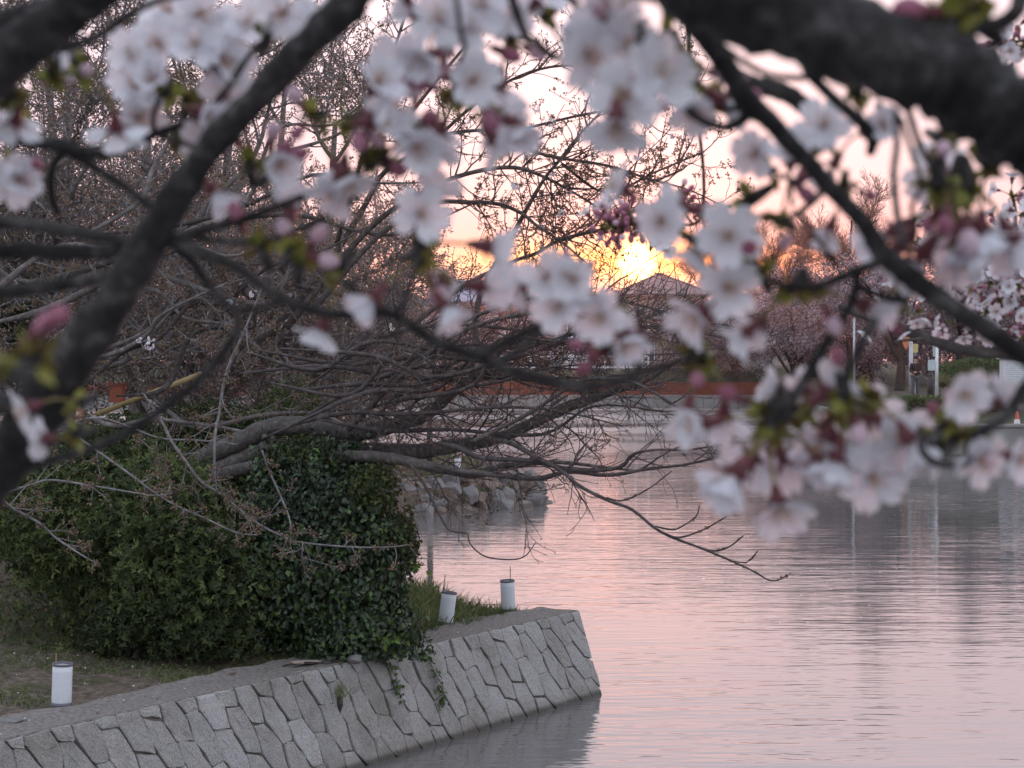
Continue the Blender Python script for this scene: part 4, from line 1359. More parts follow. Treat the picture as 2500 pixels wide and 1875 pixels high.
LIMBS = [  # the limbs that can be followed in the photograph, with their depths
    ([(330, 1330, 70), (400, 1210, 62), (501, 1120, 56), (579, 1083, 52), (656, 1046, 48), (733, 1040, 46), (849, 1056, 44), (907, 1052, 41), (965, 1037, 38), (1023, 1021, 34), (1069, 990, 30), (1100, 963, 26), (1139, 936, 24), (1177, 905, 20), (1230, 850, 14), (1300, 800, 9)], 18.2, 16.8),
    ([(420, 1240, 50), (520, 1160, 46), (579, 1128, 44), (656, 1094, 42), (733, 1090, 40), (830, 1096, 42), (926, 1102, 42), (1023, 1102, 40), (1100, 1091, 36), (1177, 1079, 33), (1235, 1064, 30), (1293, 1037, 28), (1351, 1010, 27), (1409, 986, 25), (1467, 967, 21), (1517, 948, 18), (1563, 936, 15), (1640, 890, 10), (1720, 840, 6)], 18.0, 16.4),
    ([(430, 1230, 38), (560, 1155, 34), (700, 1130, 32), (830, 1114, 30), (946, 1118, 28), (1004, 1129, 26), (1081, 1145, 22), (1158, 1160, 18), (1216, 1141, 15), (1274, 1133, 13), (1370, 1129, 10), (1470, 1140, 7), (1560, 1150, 5)], 17.6, 16.2),
    ([(1060, 1138, 6), (1120, 1150, 17), (1216, 1160, 15), (1312, 1168, 13), (1389, 1152, 11), (1486, 1160, 10), (1582, 1145, 8), (1680, 1133, 6), (1760, 1112, 4)], 16.8, 15.8),
    ([(1060, 1080, 6), (1119, 1093, 15), (1177, 1118, 13), (1293, 1125, 12), (1409, 1149, 11), (1513, 1141, 9), (1544, 1110, 8), (1602, 1098, 7), (1680, 1098, 6), (1760, 1085, 4)], 16.9, 15.6),
    ([(1170, 1072, 5), (1210, 1074, 11), (1254, 1085, 14), (1312, 1118, 12), (1370, 1149, 11), (1416, 1187, 10), (1486, 1222, 9), (1544, 1245, 8), (1616, 1300, 7.5), (1729, 1345, 6.5), (1831, 1390, 5), (1885, 1418, 4), (1932, 1400, 2.5)], 16.6, 15.4),
    ([(1000, 1130, 9), (1040, 1190, 8), (1070, 1250, 6), (1096, 1293, 5), (1139, 1303, 4.5), (1146, 1324, 4), (1166, 1347, 4), (1197, 1362, 4), (1254, 1366, 3.6), (1285, 1355, 3), (1308, 1324, 2.4)], 16.4, 16.0),
    ([(1150, 900, 18), (1160, 830, 16), (1162, 774, 15), (1173, 716, 14), (1195, 670, 13), (1216, 633, 12), (1274, 532, 11), (1324, 444, 9), (1370, 386, 8), (1416, 328, 7), (1478, 262, 5)], 18.5, 18.5),
    ([(560, 900, 22), (760, 700, 18), (880, 520, 14), (930, 430, 13), (1000, 380, 11), (1080, 330, 9), (1220, 320, 8.5), (1285, 363, 8.5), (1370, 386, 8), (1486, 405, 7), (1582, 436, 6), (1680, 463, 4), (1760, 500, 3)], 19.5, 18.0),
    ([(700, 800, 18), (900, 560, 14), (1050, 460, 12), (1157, 420, 11), (1254, 409, 10), (1324, 430, 8), (1400, 470, 6), (1480, 520, 4)], 19.2, 18.2),
    ([(760, 760, 16), (920, 580, 13), (1050, 500, 12), (1146, 494, 11), (1216, 498, 10), (1274, 521, 9), (1312, 552, 8), (1370, 590, 6), (1430, 640, 4)], 19.0, 18.0),
    ([(1000, 800, 14), (1130, 700, 12), (1250, 640, 10), (1312, 617, 9), (1351, 594, 9), (1409, 575, 8), (1486, 556, 8), (1560, 530, 6), (1640, 470, 4)], 19.0, 18.2),
    ([(820, 600, 12), (900, 330, 10), (960, 130, 8), (1010, -30, 6)], 19.5, 19.0),
    ([(960, 330, 10), (1080, 180, 8), (1180, 60, 6), (1260, -40, 5)], 19.3, 19.0),
    ([(980, 420, 10), (1150, 262, 8), (1270, 185, 7), (1390, 160, 6), (1500, 190, 4)], 19.2, 18.6),
    ([(1220, 330, 8), (1400, 285, 7), (1550, 258, 6), (1690, 232, 4)], 18.8, 18.4),
    ([(1370, 400, 8), (1480, 470, 7), (1600, 420, 6), (1720, 370, 4)], 18.4, 18.0),
    ([(1150, 1080, 12), (1290, 1010, 10), (1420, 930, 9), (1530, 930, 8), (1600, 960, 7), (1680, 1010, 6), (1760, 1060, 4)], 16.6, 15.8),
    ([(850, 1050, 14), (1000, 900, 12), (1150, 800, 11), (1350, 760, 9), (1480, 790, 8), (1600, 800, 7), (1750, 820, 6), (1840, 850, 4)], 17.2, 16.4),
    ([(950, 980, 12), (1120, 880, 10), (1300, 840, 8), (1450, 820, 7), (1620, 760, 6), (1700, 720, 4)], 17.4, 16.6),
    ([(900, 1000, 13), (1060, 830, 11), (1250, 740, 9), (1420, 720, 8), (1560, 745, 7), (1690, 780, 5), (1800, 800, 3)], 17.6, 16.9),
]
gl = np.random.default_rng(404)
N0 = len(LIMBS)
for k in range(13):   # thin limbs of the wide net of twigs over the water
    x0, y0 = gl.uniform(560, 860), gl.uniform(820, 1060)
    x1, y1 = gl.uniform(1380, 1800), gl.uniform(690, 1030)
    mid = [(x0 + (x1 - x0) * f + gl.normal() * 25, y0 + (y1 - y0) * f - 60 * math.sin(f * 3.1) * gl.uniform(-0.6, 1.0) + gl.normal() * 18, (5 if f == 0 else 11.5 * (1 - f) + 3.5)) for f in (0.0, 0.2, 0.4, 0.6, 0.8, 1.0)]
    LIMBS.append((mid, gl.uniform(16.8, 18.0), gl.uniform(16.0, 17.6)))
for rows in ([(1600, 1285, 4), (1640, 1293, 5), (1665, 1285, 4), (1700, 1260, 3.5), (1708, 1232, 2.5)], [(1715, 1338, 4), (1745, 1345, 5), (1780, 1335, 4), (1815, 1308, 3)],
             [(1625, 1303, 4), (1660, 1312, 5), (1720, 1292, 4), (1772, 1262, 3)], [(1790, 1370, 3.5), (1825, 1372, 4), (1850, 1345, 2.8)], [(1480, 1215, 4), (1520, 1222, 5), (1580, 1195, 4), (1640, 1150, 3)]):
    LIMBS.append((rows, 15.75, 15.6))
PALE = [  # pale shoots that hang in front of the shrubs
    ([(19, 1202, 9), (77, 1183, 8), (127, 1172, 8), (231, 1187, 7), (347, 1206, 6), (386, 1210, 5), (420, 1204, 3)], 15.4, 15.6),
    ([(-20, 1190, 10), (23, 1235, 10), (96, 1277, 9), (135, 1312, 8), (193, 1351, 6), (239, 1378, 4)], 15.2, 15.4),
    ([(350, 960, 5), (395, 1030, 9), (420, 1079, 10), (455, 1129, 10), (494, 1179, 10), (540, 1206, 9), (617, 1270, 8), (687, 1308, 7), (733, 1324, 7), (849, 1335, 6), (940, 1336, 5), (1000, 1330, 3)], 15.8, 15.9),
    ([(180, 1060, 5), (250, 1110, 8), (309, 1152, 8), (382, 1206, 7), (436, 1237, 7), (502, 1266, 6), (579, 1301, 5), (629, 1306, 3)], 15.7, 15.6),
    ([(640, 700, 5), (600, 800, 8), (563, 882, 11), (544, 948, 11), (536, 1006, 10), (525, 1064, 10), (524, 1156, 8), (530, 1200, 4)], 16.2, 16.0),
    ([(382, 1080, 6), (384, 1130, 5), (386, 1170, 3)], 15.9, 15.9),
    ([(739, 1324, 4), (738, 1360, 4), (745, 1395, 3), (760, 1420, 2)], 15.8, 15.7),
    ([(640, 1100, 6), (655, 1145, 8), (680, 1200, 7), (705, 1260, 6), (712, 1300, 4)], 16.3, 16.1),
    ([(180, 1030, 5), (240, 1020, 9), (310, 1040, 8), (390, 1070, 8), (480, 1075, 7), (580, 1085, 5)], 16.0, 16.2),
]

mt = thing('cherry_tree', 'bare grey cherry tree with budding limbs reaching low over the water from behind the shrubs', 'tree', G(330, 1560, 1.1))
base = np.array([float(v) for v in mt.location])
tp = np.stack([base - [0, 0, 0.2], base + [0.0, 0.5, 0.25], base + [0.0, 1.1, 0.5], U(335, 1325, 18.25), U(352, 1290, 18.25)])
tp = smooth_line(tp, 5)
link('trunk', MB().tube(tp, np.linspace(0.24, 0.12, len(tp)), 14).mesh('trunk', (M_BARK,), True), mt)
LP, LR, LW = [], [], []
for rows, d0, d1 in LIMBS + PALE:
    P, R = limb_from_pix(rows, d0, d1, 5, 0.15)
    if (rows, d0, d1) in PALE:
        R = R * 0.72
    link('limb', MB().tube(P, R, 9 if R[0] > 0.02 else 6).mesh('limb', (M_TWIG if (rows, d0, d1) in PALE else M_BARK if rows[0][2] > 10 else M_TWIG_BACKLIT,), True), mt)
    p_, r_ = resample(P, R, 20)
    LP.append(p_)
    LR.append(r_)
    LW.append(1.0)
nL = len(LIMBS)
LP, LR = np.array(LP), np.array(LR)
# low limbs over the water: long up-curving shoots
lo, hi, pa = [0, 1, 2, 3, 4, 5, 17, 18, 19, 20] + list(range(N0, N0 + 13)), [7, 8, 9, 10, 11, 12, 13, 14, 15, 16], list(range(nL, nL + len(PALE)))
c1 = grow(LP[lo], LR[lo], 300, (0.35, 1.3), (25, 70), 8, 0.045, 0.14, 0.010, 0.003, 0.2, 0.3, None, np.array([1, 1, 1, 1, 1, 0.02, 1, 1, 1, 1] + [1.0] * 13))
c2 = grow(c1[0], c1[1], 1200, (0.14, 0.65), (25, 70), 6, 0.055, 0.15, 0.0062, 0.0026, 0.15, 0.3)
c3 = grow(c2[0], c2[1], 1400, (0.05, 0.26), (25, 70), 4, 0.06, 0.16, 0.0042, 0.0024, 0.2)
h1_ = grow(LP[hi], LR[hi], 210, (0.3, 1.3), (30, 75), 8, 0.04, 0.16, 0.010, 0.003, 0.3, 0.3)
h2_ = grow(h1_[0], h1_[1], 800, (0.12, 0.55), (30, 75), 6, 0.05, 0.18, 0.006, 0.0026, 0.15)
h3_ = grow(h2_[0], h2_[1], 1200, (0.04, 0.18), (30, 75), 3, 0.05, 0.2, 0.0042, 0.0024, 0.2)
p1 = grow(LP[pa], LR[pa], 75, (0.1, 0.45), (35, 80), 6, 0.0, 0.16, 0.007, 0.003, 0.1)
p2 = grow(p1[0], p1[1], 110, (0.05, 0.2), (35, 80), 4, 0.0, 0.16, 0.005, 0.0026, 0.2)
tag(link('twigs', tube_mesh('twigs', [c1, c2, c3, h1_, h2_, h3_], M_TWIG_BACKLIT, 4), mt), kind='stuff')
tag(link('twigs', tube_mesh('twigs', [p1, p2], M_TWIG, 4), mt), kind='stuff')


def tips_of(c):
    return c[0][:, -1], nrm(c[0][:, -1] - c[0][:, -2])


def cat(*a):
    return np.concatenate([x[0] for x in a]), np.concatenate([x[1] for x in a])


left = along(LP[[0, 1, 2]], 400, 0.1)
t6 = along(np.concatenate([LP[[5]], LP[N0 + 13:N0 + 18]]), 60, 0.4)
bd = [bud_mesh('buds', t6, 4, 0.024, 0.007, M_BUD, 0.8),
      bud_mesh('buds', cat(tips_of(c2), tips_of(c3), along(c2[0], 700), along(c3[0], 500)), 2, 0.020, 0.006, M_BUD, 0.7),
      bud_mesh('buds', cat(tips_of(h2_), tips_of(h3_), along(h2_[0], 900), along(h3_[0], 1000)), 4, 0.026, 0.0075, M_BUD, 0.9, 0.004),
      bud_mesh('buds', cat(tips_of(p1), tips_of(p2), along(p1[0], 70), along(p2[0], 60), along(LP[pa], 70)), 7, 0.030, 0.010, M_BUD, 1.0, 0.016)]
for m_ in bd:
    tag(link('buds', m_, mt), kind='stuff')

# small open flowers in the crown against the sky


def small_bloom(name, r=0.018):
    V, f, k = [], [], 0
    for q in range(5):
        a = q * 2 * math.pi / 5
        c, s = math.cos(a), math.sin(a)
        loc = np.array([(0.0, 0.12, 0), (0.42, 0.55, 0.16), (0.30, 0.98, 0.24), (0.0, 0.86, 0.2), (-0.30, 0.98, 0.24), (-0.42, 0.55, 0.16)]) * r
        V.append(np.stack([loc[:, 0] * c - loc[:, 1] * s, loc[:, 0] * s + loc[:, 1] * c, loc[:, 2]], 1))
        f += [(k, k + 1, k + 2, k + 3), (k, k + 3, k + 4, k + 5)]
        k += 6
    return np.concatenate(V), np.array(f)


def bloom_bunch(n, seed, r=0.018):
    g = np.random.default_rng(seed)
    mb = MB()
    V0, f0 = small_bloom('x', r)
    for _ in range(n):
        d = nrm(g.normal(size=3))
        q = Vector(d).to_track_quat('Z', 'Y').to_matrix()
        V = V0 @ np.array(q).T + d * 0.032
        mb.add(V, [f0], 0, g.random())
        mb.tube([(0, 0, 0), d * 0.02, d * 0.031], (0.0016, 0.0014, 0.003), 4, 1, 0.4, False)
    return mb.mesh('blossom', (M_PETAL, M_CALYX))


BUNCH = [bloom_bunch(n_, s_) for n_, s_ in ((7, 1), (5, 2), (9, 3), (4, 4))]
for k, (px, py) in enumerate([(1300, 258), (1310, 270), (1345, 300), (1240, 365), (1350, 430), (1385, 470), (1322, 555), (1528, 470), (1560, 390), (1548, 382), (1368, 520), (1445, 372), (1590, 350), (1640, 330), (1255, 455), (1140, 300), (1100, 360), (1610, 520), (1480, 560), (1000, 690), (960, 800), (1195, 830), (1225, 815), (1240, 860), (340, 830), (370, 825), (365, 845), (300, 760), (560, 740), (620, 720)]):
    o = link('blossom', BUNCH[k % 4], mt, False)
    o.location = Vector(U(px, py, 18.2)) - mt.location
    o.rotation_euler = (k, k * 2.1, k * 0.7)
    o.scale = (0.9 + 0.2 * (k % 3),) * 3

# a nearer tree whose long grey limbs cross in front of the thicket
t2 = thing('cherry_tree', 'cherry tree whose long grey budding limbs cross in front of the thicket behind the shrubs', 'tree', (U(120, 870, 19.5)[0], U(120, 870, 19.5)[1], 1.3))
b2 = np.array([float(v) for v in t2.location])
tk = smooth_line(np.stack([b2 - [0, 0, 0.3], b2 + [0.05, 0, 0.6], U(170, 960, 19.5), U(210, 780, 19.5)]), 5)
link('trunk', MB().tube(tk, np.linspace(0.14, 0.07, len(tk)), 12).mesh('trunk', (M_LIMB,), True), t2)
QP, QR = [], []
g2 = np.random.default_rng(515)
for k in range(20):
    x0, y0 = g2.uniform(-60, 420), g2.uniform(560, 1000)
    an_ = g2.uniform(-0.75, 0.35)
    ln_ = g2.uniform(450, 900)
    x1, y1 = x0 + ln_ * math.cos(an_), y0 + ln_ * math.sin(an_)
    rows = [(x0 + (x1 - x0) * f + g2.normal() * 28, y0 + (y1 - y0) * f - g2.uniform(-50, 70) * math.sin(f * 3.1) + g2.normal() * 20, (5 if f == 0 else (18 if k < 8 else 12) * (1 - f) + 4)) for f in (0.0, 0.2, 0.4, 0.6, 0.8, 1.0)]
    P, R = limb_from_pix(rows, g2.uniform(18.6, 20.2), g2.uniform(18.0, 20.0), 5, 0.1)
    link('limb', MB().tube(P, R, 8).mesh('limb', (M_LIMB if k % 3 else M_BARK,), True), t2)
    p_, r_ = resample(P, R, 20)
    QP.append(p_)
    QR.append(r_)
QP, QR = np.array(QP), np.array(QR)
q1 = grow(QP, QR, 190, (0.3, 1.1), (30, 80), 8, 0.02, 0.17, 0.010, 0.0035, 0.1, 0.3)
q2 = grow(q1[0], q1[1], 520, (0.1, 0.5), (30, 80), 6, 0.02, 0.18, 0.0065, 0.003, 0.1)
tag(link('twigs', tube_mesh('twigs', [q1, q2], M_TWIG, 4), t2), kind='stuff')
tag(link('buds', bud_mesh('buds', cat(tips_of(q1), tips_of(q2), along(q1[0], 160), along(q2[0], 200)), 9, 0.034, 0.0105, M_BUD, 1.0, 0.02), t2), kind='stuff')

# the thicket of further trees along the bank


def thicket_tree(label, px, d, hgt, spread, lean, n2, n3, n4, seed, tuft=0.055, per=10, group=None, dens=1.0, mat=None, tmat=None, nl=12):
    n2, n3, n4 = int(n2 * 2.0), int(n3 * 1.2), int(n4 * 0.6)
    global RNG
    RNG = np.random.default_rng(seed)
    c = U(px, 870, d)
    z0 = float(land_z(np.array([c[0]]), np.array([c[1]]))[0])
    z0 = max(z0, 0.9)
    b = np.array([c[0], c[1], z0])
    t = thing('cherry_tree', label, 'tree', b, group)
    top = b + np.array([lean, RNG.normal() * 0.5, hgt * 0.75])
    tk = smooth_line(np.stack([b - [0, 0, 0.3], b + [lean * 0.1 + RNG.normal() * 0.08, 0, hgt * 0.2], b * 0.5 + top * 0.5 + RNG.normal(size=3) * 0.15, top]), 6)
    rr = np.linspace(0.17, 0.035, len(tk)) * (hgt / 8)
    rr[0] *= 1.35
    link('trunk', MB().tube(tk, rr, 12).mesh('trunk', (mat or M_LIMB,), True), t)
    TP, TR = resample(tk, rr, 14)
    L1 = grow(TP[None], TR[None], nl, (spread * 0.8, spread * 1.25), (35, 70), 12, 0.06, 0.10, 0.07 * hgt / 8, 0.008, 0.15, 0.1)
    for k in range(nl):
        link('limb', MB().tube(L1[0][k], L1[1][k], 8).mesh('limb', (mat or M_LIMB,), True), t)
    L2 = grow(L1[0], L1[1], n2, (spread * 0.3, spread * 0.75), (30, 75), 10, 0.02, 0.17, 0.030, 0.010, 0.15)
    L3 = grow(L2[0], L2[1], n3, (spread * 0.12, spread * 0.35), (30, 75), 7, 0.02, 0.18, 0.016, 0.007, 0.1)
    L4 = grow(L3[0], L3[1], n4, (0.1, 0.45), (30, 75), 4, 0.03, 0.16, 0.010, 0.006, 0.1)
    tag(link('twigs', tube_mesh('twigs', [L2, L3, L4], M_TWIG, 3), t), kind='stuff')
    an = cat(tips_of(L3), tips_of(L4), along(L3[0], int(n3 * 0.4 * dens)))
    tag(link('buds', tuft_mesh('buds', an, per, tuft, tuft * 0.21, tmat or M_TUFT, 1.0, 0.025), t), kind='stuff')
    return t


GT = 'bare cherry trees crowding the near bank'
thicket_tree('budding cherry tree with a grey trunk at the left edge behind the shrub', 120, 22.5, 8.2, 3.0, 0.3, 60, 620, 4200, 31, group=GT)
thicket_tree('dark-trunked budding cherry tree behind the bamboo pole', 470, 24.0, 8.8, 3.2, 0.5, 64, 700, 4600, 32, group=GT)
thicket_tree('slender budding cherry tree between the dark-trunked one and the open water', 720, 27.0, 8.6, 3.2, 0.6, 56, 600, 3800, 33, group=GT)
thicket_tree('cherry tree farther back on the bank, its trunk hidden by twigs near the left edge', 60, 31.0, 10.5, 3.8, 0.4, 56, 520, 3000, 34, 0.065, group=GT)
thicket_tree('cherry tree farther back whose trunk shows between the two nearer trees', 330, 35.0, 11.5, 4.2, 0.3, 56, 520, 3000, 35, 0.07, group=GT)
thicket_tree('cherry tree standing on the bank just short of the rock point', 640, 40.0, 11.5, 4.2, 0.6, 52, 480, 3000, 36, 0.075, group=GT)
thicket_tree('farthest bare cherry tree on the neck of the rock point', 860, 46.0, 8.5, 3.6, 0.6, 46, 400, 2200, 37, 0.08, group=GT)
RNG = np.random.default_rng(77)

eg = thing('evergreen_tree', 'dense evergreen with a few orange leaves behind the trunks at the left edge', 'tree', (U(30, 870, 30)[0], U(30, 870, 30)[1], 1.4))
blobs = [UC(20, 720, 30, 1.2, 1.0, 0.9), UC(-60, 600, 30.5, 1.3, 1.0, 1.0), UC(40, 860, 30, 0.8, 0.8, 0.9), UC(110, 700, 31, 0.6, 0.6, 0.6)]
tag(link('crown', leaf_cloud('crown', blobs, 9000, 0.13, 0.05, M_EVERGREEN, 0.5, 0.3, 0.5, 0.08), eg), kind='stuff')
link('trunk', MB().tube([tuple(eg.location), U(20, 900, 30), U(20, 720, 30)], (0.12, 0.1, 0.05), 10).mesh('trunk', (M_BARK,), True), eg)

bk = thing('box_shrub', 'lighter green shrub behind the dark limbs above the ivy mound', 'shrub', (U(560, 1100, 20.5)[0], U(560, 1100, 20.5)[1], 1.2))
blobs = [UC(500, 1090, 20.5, 0.65, 0.6, 0.6), UC(640, 1120, 20.3, 0.75, 0.6, 0.55), UC(700, 1020, 20.8, 0.4, 0.4, 0.4), UC(420, 1160, 20.0, 0.5, 0.5, 0.45)]
tag(link('crown', leaf_cloud('crown', blobs, 20000, 0.055, 0.03, M_LEAF, 0.5, 0.3, 0.3, 0.07), bk), kind='stuff')
tag(stems('stems', np.array(bk.location), [U(500 + 50 * k, 1080, 20.5) for k in range(5)], 0.03, M_TRUNK_FAR, bk), kind='stuff')
st = thing('azalea_shrub', 'upper dark green shrub filling the slope between the left shrub and the thicket', 'shrub', (U(200, 1180, 19.5)[0], U(200, 1180, 19.5)[1], 1.3))
blobs = [UC(150, 1190, 19.5, 0.8, 0.6, 0.6), UC(300, 1130, 19.8, 0.6, 0.5, 0.5), UC(30, 1220, 19.3, 0.7, 0.6, 0.6)]
tag(link('crown', leaf_cloud('crown', blobs, 6000, 0.078, 0.021, M_LEAF, 0.5, 0.4, 0.2, 0.07, None, 7), st), kind='stuff')
tag(stems('stems', np.array(st.location), [U(80 + 60 * k, 1170, 19.5) for k in range(5)], 0.03, M_TRUNK_FAR, st), kind='stuff')

a, b_ = U(235, 1012, 19.8), U(492, 912, 20.4)
bp = thing('bamboo_pole', 'yellow bamboo pole propped aslant under the limbs above the shrub', 'pole', a)
link('culm', MB().tube([a, a * 0.5 + b_ * 0.5, b_], 0.030, 12).mesh('culm', (M_CANE,), True), bp)
for k in (0.02, 0.32, 0.66, 0.97):
    p = a * (1 - k) + b_ * k
    link('node', MB().tube([p - (b_ - a) * 0.006, p, p + (b_ - a) * 0.006], (0.031, 0.035, 0.031), 12).mesh('node', (M_CANE,)), bp)
q = U(287, 948, 21.5)
bx = thing('plastic_crate', 'small orange-red crate standing among the trunks by the bamboo pole', 'crate', q - [0, 0, 0.17])
link('body', MB().box((0, 0, 0.10), (0.15, 0.2, 0.20)).mesh('body', (plain('crate_orange', (0.34, 0.095, 0.05), 0.6),)), bx, False)
link('rim', MB().box((0, 0, 0.212), (0.17, 0.22, 0.025)).mesh('rim', (plain('crate_dark', (0.20, 0.06, 0.04), 0.5),)), bx, False)
q = U(1049, 1115, 43.5)
wp = thing('wooden_post', 'weathered grey post standing on the grass of the rock point', 'post', q)
link('shaft', MB().tube([(0, 0, -0.2), (0, 0, 1.0), (0, 0, 2.3)], (0.075, 0.07, 0.068), 10).mesh('shaft', (M_BARK,), True), wp, False)
link('cap', MB().tube([(0, 0, 2.3), (0, 0, 2.36)], (0.078, 0.05), 10).mesh('cap', (M_BARK,)), wp, False)

# ------------------------------------------------------------------ blossoming trees and hedges of the far banks


def far_tree(label, px, d, top, wpx, hpx, n, seed, mat, group, leaf=0.13, bare=False, z0=None):
    """a tree whose crown is centred on px, reaching up to the pixel row `top`"""
    global RNG
    RNG = np.random.default_rng(seed)
    c = U(px, 870, d)
    z = gz(c) if z0 is None else z0
    rx, rz = wpx / 2 * d / F, hpx / 2 * d / F
    zc = U(px, top, d)[2] - rz
    b = np.array([c[0], c[1], z])
    t = thing('bare_tree' if bare else 'blossom_tree', label, 'tree', b, group)
    cc = np.array([c[0], c[1], zc])
    fork = b + [RNG.normal() * 0.2, 0, max(0.8, (zc - rz * 0.75 - z))]
    tk = smooth_line(np.stack([b - [0, 0, 0.3], b * 0.5 + fork * 0.5 + [RNG.normal() * 0.12, 0, 0], fork, cc + [RNG.normal() * 0.2, 0, rz * 0.2]]), 6)
    rr = np.linspace(0.26 if not bare else 0.2, 0.06, len(tk)) * (0.8 + rx / 12)
    link('trunk', MB().tube(tk, rr, 10).mesh('trunk', (M_TRUNK_FAR,), True), t)
    ends = cc + nrm(RNG.normal(size=(8, 3)) * [1, 0.9, 0.6] + [0, 0, 0.25]) * [rx, rx * 0.8, rz] * 0.8
    LPs, LRs = [], []
    for e in ends:
        k = RNG.integers(8, 15)
        s = smooth_line(np.stack([tk[k], tk[k] * 0.5 + e * 0.5 + [0, 0, 0.25 * rz * RNG.random()], e]), 5)
        r_ = np.linspace(rr[k] * 0.6, 0.02, len(s))
        link('limb', MB().tube(s, r_, 6).mesh('limb', (M_TRUNK_FAR,), True), t)
        p_, q_ = resample(s, r_, 10)
        LPs.append(p_)
        LRs.append(q_)
    LPs, LRs = np.array(LPs), np.array(LRs)
    if bare:
        A1 = grow(LPs, LRs, 90, (rx * 0.3, rx * 0.8), (20, 55), 8, 0.10, 0.10, 0.03, 0.012, 0.1)
        A2 = grow(A1[0], A1[1], 1500, (rx * 0.15, rx * 0.4), (20, 50), 6, 0.10, 0.1, 0.016, 0.010, 0.1)
        A3 = grow(A2[0], A2[1], 4500, (rx * 0.06, rx * 0.2), (20, 50), 4, 0.10, 0.1, 0.012, 0.008, 0.1)
        tag(link('twigs', tube_mesh('twigs', [A1, A2, A3], M_BRONZE, 3), t), kind='stuff')
        return t
    A1 = grow(LPs, LRs, 60, (rx * 0.3, rx * 0.7), (30, 70), 7, 0.0, 0.12, 0.03, 0.012, 0.1)
    A2 = grow(A1[0], A1[1], 300, (rx * 0.12, rx * 0.3), (30, 70), 5, 0.0, 0.12, 0.014, 0.008, 0.1)
    tag(link('twigs', tube_mesh('twigs', [A1, A2], M_TRUNK_FAR, 3), t), kind='stuff')
    pos = np.concatenate([along(A2[0], int(n * 0.6))[0], along(A1[0], n - int(n * 0.6))[0]])
    pos = pos + RNG.normal(size=pos.shape) * leaf * 1.4
    V, f = leaf_arrays(pos, nrm(RNG.normal(size=pos.shape)), leaf, leaf * 0.8, 0.0)
    tone = np.clip(RNG.random(len(pos)) * 0.8 + 0.25 * (vnoise(pos[:, 0] * 1.1, pos[:, 2] * 1.1, seed) - 0.5), 0, 1)
    tag(link('blossoms', make_mesh('blossoms', V, [f], (mat,), var=np.repeat(tone, 4)), t), kind='stuff')
    return t


M_BRONZE = noisy('bronze_twigs', [(0.3, (0.10, 0.06, 0.05)), (0.7, (0.19, 0.115, 0.095))], 2, 0.8, 0.0)
GB = 'blossoming cherry trees along the far banks'
for lab, px, d, top, w, h, n, sd in (
    ('blossoming cherry tree on the right bank whose dark trunk stands left of the person', 2194, 88, 560, 420, 330, 9000, 1),
    ('blossoming cherry tree on the right bank with a forked trunk behind the big blossom bunch', 2075, 96, 600, 380, 300, 8000, 2),
    ('blossoming cherry tree by the waterside hedge where the orange fence ends', 1925, 108, 640, 340, 270, 8000, 3),
    ('blossoming cherry tree behind the green mound on the right bank', 2350, 92, 540, 380, 340, 8000, 4),
    ('blossoming cherry tree behind the white louvred hut', 2500, 88, 560, 400, 320, 8000, 5),
    ('greyish blossoming tree between the tan house and the right bank', 1790, 145, 700, 260, 190, 6000, 6),
    ('low blossoming tree between the grey-roofed far house and the orange fence', 1790, 140, 720, 240, 210, 9000, 21),
    ('low blossoming tree behind the waterside bush', 1890, 134, 690, 260, 250, 9000, 22),
    ('blossoming tree in the second row behind the fan-shaped bare tree', 2000, 116, 640, 320, 300, 10000, 23),
    ('blossoming tree in the second row behind the forked trunk', 2120, 112, 600, 320, 330, 10000, 24),
    ('blossoming tree in the second row right of the person', 2270, 110, 600, 320, 320, 10000, 25),
    ('blossoming tree in the second row behind the green mound', 2420, 108, 580, 340, 340, 10000, 26),
    ('low blossoming tree between the forked trunk and the person', 2110, 104, 700, 260, 240, 9000, 31),
    ('low blossoming tree right behind the grey post', 2230, 100, 690, 240, 230, 9000, 32),
    ('low blossoming tree between the white sign post and the green mound', 2330, 102, 680, 260, 240, 9000, 33),
    ('low blossoming tree beside the forked trunk towards the orange fence', 1990, 112, 700, 260, 230, 9000, 34),
    ('pinkish blossoming tree in front of the tan house', 1690, 141, 765, 200, 130, 4500, 7),
    ('pinkish blossoming tree below the blue-grey roof across the water', 1150, 141, 735, 240, 150, 6000, 8),
    ('pinkish blossoming tree between the white railing and the brown-roofed house', 1300, 145, 760, 200, 110, 4500, 9),
    ('blossoming tree at the left end of the far road behind the thicket', 950, 145, 740, 260, 150, 5000, 10),
    ('blossoming tree far left behind the thicket and the orange fence', 700, 145, 700, 300, 190, 5000, 15),
    ('blossoming tree far behind the left trunks', 420, 147, 680, 320, 210, 4500, 16),
):
    far_tree(lab, px, d, top, w, h, n, sd, M_BLOOM_FAR, GB, 0.13 if d < 100 else 0.17)
GN = 'tall bare trees on the skyline'
for lab, px, d, top, w, h, sd in (
    ('tall bare fan-shaped tree glowing bronze right of the sun', 2070, 118, 395, 300, 360, 11),
    ('bare tree with fine bronze twigs at the right edge of the skyline', 2400, 120, 520, 300, 260, 12),
    ('lower bare tree glowing orange between the tall one and the sun', 1880, 139, 520, 260, 250, 13),
    ('bare tree on the skyline behind the grey-roofed far house', 1760, 160, 590, 220, 180, 14),
):
    far_tree(lab, px, d, top, w, h, 0, sd, None, GN, bare=True)
RNG = np.random.default_rng(99)
